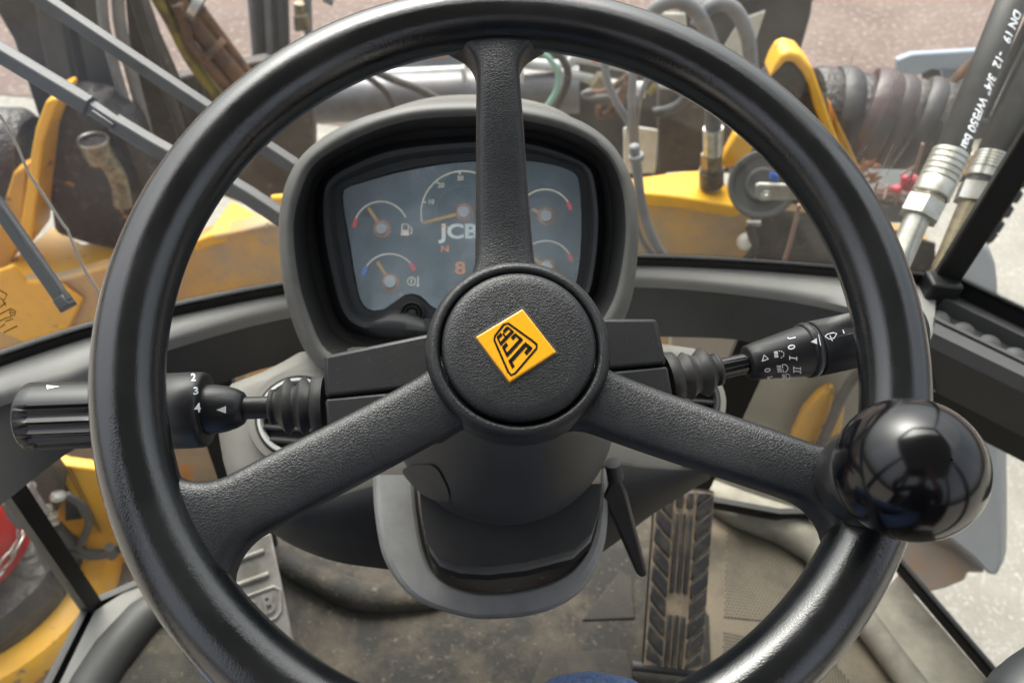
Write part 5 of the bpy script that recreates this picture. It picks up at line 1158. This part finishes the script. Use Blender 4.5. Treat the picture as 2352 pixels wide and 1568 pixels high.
# ------------------------------------------------------------------ rest of the cab, seat and driver
MT['lining'] = mat('roof_lining', (.20, .20, .195), .8)
for nm, P_ in (('cab_roof', [(-.56, -1.05), (.70, -1.05), (.70, -.05), (.58, .20), (-.48, .20), (-.56, -.05)]), ('roof_rail', [(-.48, .20), (-.42, .20), (-.38, .22), (-.46, .26)]), ('roof_rail', [(.58, .20), (.50, .40), (.44, .34), (.51, .20)]), ('roof_rail', [(-.46, .26), (-.38, .21), (-.02, .40), (.44, .34), (.50, .40), (-.02, .46)])):
    m = MB(); m.prism([(x, y, 1.62) for x, y in P_], (0, 0, .05)); o = make(nm, m, MT['lining'], bevel=.008); o['kind'] = 'structure'
m = MB(); m.prism([(-.42, .19, 1.64), (.52, .19, 1.64), (.44, .35, 1.64), (-.02, .41, 1.64), (-.39, .225, 1.64)], (0, 0, .006))
single('roof_window', m, MT['glass'], 'clear roof window strip above the windscreen at the front of the cab', 'window')
m = MB(); m.prism([(-.54, -1.05, 0), (.69, -1.05, 0), (.69, -1.05, .80), (-.54, -1.05, .80)], (0, -.05, 0)); o = make('cab_rear_wall', m, MT['beam'], bevel=.01); o['kind'] = 'structure'
for x in (-.54, .68):
    m = MB(); m.box((x, -1.0, .81), .07, .09, 1.62); o = make('rear_pillar', m, MT['seal'], bevel=.01); o['kind'] = 'structure'
m = MB(); m.box((-.53, -.32, .81), .05, .07, 1.62); o = make('door_pillar', m, MT['seal'], bevel=.01); o['kind'] = 'structure'
m = MB(); m.box((.70, -.42, .81), .05, .07, 1.62); o = make('door_pillar', m, MT['seal'], bevel=.01); o['kind'] = 'structure'
SX = .03
t = thing('driver_seat', 'dark fabric driver seat under the person behind the wheel', 'seat', (SX, -.72, 0))
MT['fabric'] = mat('seat_fabric', (.03, .03, .032), .9, bump=.3, bscale=600)
m = MB(); m.box((SX, -.68, .37), .50, .46, .12); make('seat_cushion', m, MT['fabric'], t, bevel=.04, seg=4)
m = MB(); m.box((SX, -.93, .76), .48, .12, .70); make('backrest', m, MT['fabric'], t, bevel=.04, seg=4)
m = MB(); m.box((SX, -.70, .15), .36, .36, .30); make('seat_base', m, MT['beam'], t, bevel=.02)
# driver: one continuous body grown over a skeleton, with shoes and phone
KN = at(1366, 1646, d=.46)
V = []; E_ = []; RAD = []
def jt(p, r, parent=None):
    V.append(Vector(p)); RAD.append(r if isinstance(r, tuple) else (r, r))
    if parent is not None: E_.append((parent, len(V) - 1))
    return len(V) - 1
pel = jt((SX, -.72, .52), (.155, .115)); wai = jt((SX, -.73, .68), (.145, .10), pel); chs = jt((SX, -.71, .88), (.165, .11), wai); sho = jt((SX, -.69, 1.02), (.12, .085), chs); nec = jt((SX, -.66, 1.10), .055, sho); hd0 = jt((SX, -.63, 1.17), (.062, .07), nec); hd1 = jt((SX, -.62, 1.25), (.075, .092), hd0); hd2 = jt((SX, -.63, 1.33), (.055, .07), hd1)
def leg(s):
    k = KN if s > 0 else Vector((-.17, -.12, .50)); hx = SX + s * .10
    h = jt((hx, -.64, .50), .088, pel); mth = jt((hx + (k.x - hx) * .5, -.64 + (k.y + .64) * .5, .52 + (k.z - .52) * .5), .078, h); kn = jt(k, .058, mth)
    sh = jt((k.x, k.y - .02, .30), .053, kn); an = jt((k.x, k.y - .05, .09), .040, sh); return Vector((k.x, k.y - .05, .0))
feet = [leg(1), leg(-1)]
RGT, DWN, FWD = M.col[0].copy(), M.col[1].copy(), M.col[2].copy()
PHC = CAM + RGT * .05 + DWN * .028 - FWD * .012
def arm(s):
    a0 = jt((SX + s * .17, -.69, 1.00), .062, sho); el = jt((SX + s * .27, -.52, .80), .044, a0); fr_ = jt((SX + s * .22, -.40, .87), .037, el)
    wr = PHC + RGT * s * .125 - FWD * .055 + DWN * .03; w = jt(wr, (.028, .022), fr_); pm = PHC + RGT * s * .105 - FWD * .028 + DWN * .012; p = jt(pm, (.036, .017), w)
    for i in range(4):
        b0 = pm + DWN * (.027 - i * .018) - RGT * s * .006 + FWD * .022; k1 = jt(b0, .0085, p); k2 = jt(b0 - RGT * s * .016 + FWD * .012, .008, k1); jt(b0 - RGT * s * (.034 - .004 * abs(i - 1.5)) + FWD * .010, .007, k2)
    t0 = jt(pm + DWN * .022 - RGT * s * .012 - FWD * .012, .010, p); jt(pm + DWN * .030 - RGT * s * .038 - FWD * .006, .0085, t0)
arm(1); arm(-1)
me = bpy.data.meshes.new('body'); me.from_pydata([tuple(v) for v in V], E_, []); bo = link(bpy.data.objects.new('tmp_body', me))
sk = bo.modifiers.new('skin', 'SKIN'); sk.use_smooth_shade = True
for i, sv in enumerate(me.skin_vertices[0].data): sv.radius = RAD[i]; sv.use_root = (i == 0)
sb = bo.modifiers.new('sub', 'SUBSURF'); sb.levels = 2; sb.render_levels = 2
bpy.context.view_layer.update()
ev = bo.evaluated_get(bpy.context.evaluated_depsgraph_get()); m2 = bpy.data.meshes.new_from_object(ev)
bpy.data.objects.remove(bo)
MT['jacket'] = mat('dark_jacket', (.012, .014, .02), .8, bump=.2, bscale=300); MT['skin'] = mat('skin', (.42, .24, .17), .5); MT['hair'] = mat('dark_hair', (.03, .02, .015), .6); MT['boot'] = mat('boot_leather', (.03, .022, .016), .5)
pt = thing('person', 'person in blue jeans seated at the wheel, one knee below it', 'person', (SX, -.7, 0))
for v in m2.vertices: v.co -= Vector((SX, -.7, 0))
m2.materials.clear()
for k in ('jacket', 'jean', 'skin'): m2.materials.append(MT[k])
for p in m2.polygons:
    p.use_smooth = True; c = p.center + Vector((SX, -.7, 0))
    hand = (c - PHC).length < .20 and (c - PHC).dot(FWD) > -.066
    p.material_index = 2 if (c.z > 1.085 and c.y < -.5) or hand else (1 if c.z < .60 and not (abs(c.x - SX) > .2 and c.z > .7) else 0)
bd_ = link(bpy.data.objects.new('body', m2)); bd_.parent = pt; BASE['body'] = Vector((SX, -.7, 0))
m = MB(); hc = Vector((SX, -.64, 1.285)); rings = []
for i in range(13):
    q = math.pi * .62 * i / 12; rings.append([hc + Vector((math.sin(q) * .092 * math.cos(w), math.sin(q) * .112 * math.sin(w) - .012, math.cos(q) * .115 - (.03 if math.sin(w) > .3 and i > 7 else 0) * 0)) for w in [2 * math.pi * k / 24 for k in range(24)]])
m.loft(rings, cap0=False, cap1=False); h_ = make('hair', m, MT['hair'], pt, angle=180); 
for s in (-1, 1):
    m = MB(); m.lathe([(.0005, -.010), (.008, -.006), (.011, 0), (.008, .006), (.0005, .010)], Vector((SX + s * .030, -.548, 1.245)), (0, 1, 0), 16); make('eye', m, MT['white'], pt, angle=180)
    m = MB(); m.lathe([(.0005, -.012), (.014, -.008), (.026, .0), (.016, .008), (.0005, .010)], Vector((SX + s * .080, -.625, 1.235)), (1, 0, 0), 16); make('ear', m, MT['skin'], pt, angle=180)
m = MB(); m.loft([[Vector((SX + x, y, z)) for x, y in ((-w, -.56), (0, -.56 + d_), (w, -.56), (0, -.575))] for z, w, d_ in ((1.25, .007, .018), (1.225, .010, .032), (1.205, .015, .042), (1.198, .010, .020))]); make('nose', m, MT['skin'], pt, angle=180)
m = MB(); m.tube([(SX - .024, -.560, 1.172), (SX, -.550, 1.170), (SX + .024, -.560, 1.172)], .005, 8); make('mouth', m, MT['redbrown'], pt, angle=180)
for fx in feet:
    m = MB(); rings = []
    for y, w, h in ((-.085, .030, .045), (-.07, .038, .085), (-.01, .040, .11), (.05, .042, .085), (.12, .046, .06), (.17, .040, .045), (.19, .026, .03)): rings.append([fx + Vector((w * math.cos(q), y, .004 + h * .5 + h * .5 * math.sin(q))) for q in [2 * math.pi * k / 16 for k in range(16)]])
    m.loft(rings); make('shoe', m, MT['boot'], pt, angle=180)
ph = thing('smartphone', 'black phone held up in both hands before the person', 'phone', PHC)
m = MB(); m.box(PHC, .150, .074, .008, (RGT, DWN, FWD)); make('phone_case', m, MT['plastic_matt'], ph, bevel=.003)
m = MB(); m.box(PHC - FWD * .0042, .138, .066, .0006, (RGT, DWN, FWD)); make('screen', m, MT['knob'], ph)
# rounded grip at the right lower corner
m = MB(); a0, a1 = at(2310, 1640, d=.42), at(2500, 1540, d=.44); m.tube([a0 + (a0 - a1) * .12, a0, lerp(a0, a1, .4), a1, a1 + (a1 - a0) * .5], [.008, .019, .024, .026, .027], 24)
single('armrest', m, MT['bezel'], 'rounded dark grey armrest tip in the lower right corner', 'armrest', angle=180, subsurf=1)

for o in SC.objects:
    if o.parent is None and o.get('category') and not o.get('kind'): o['kind'] = 'thing'
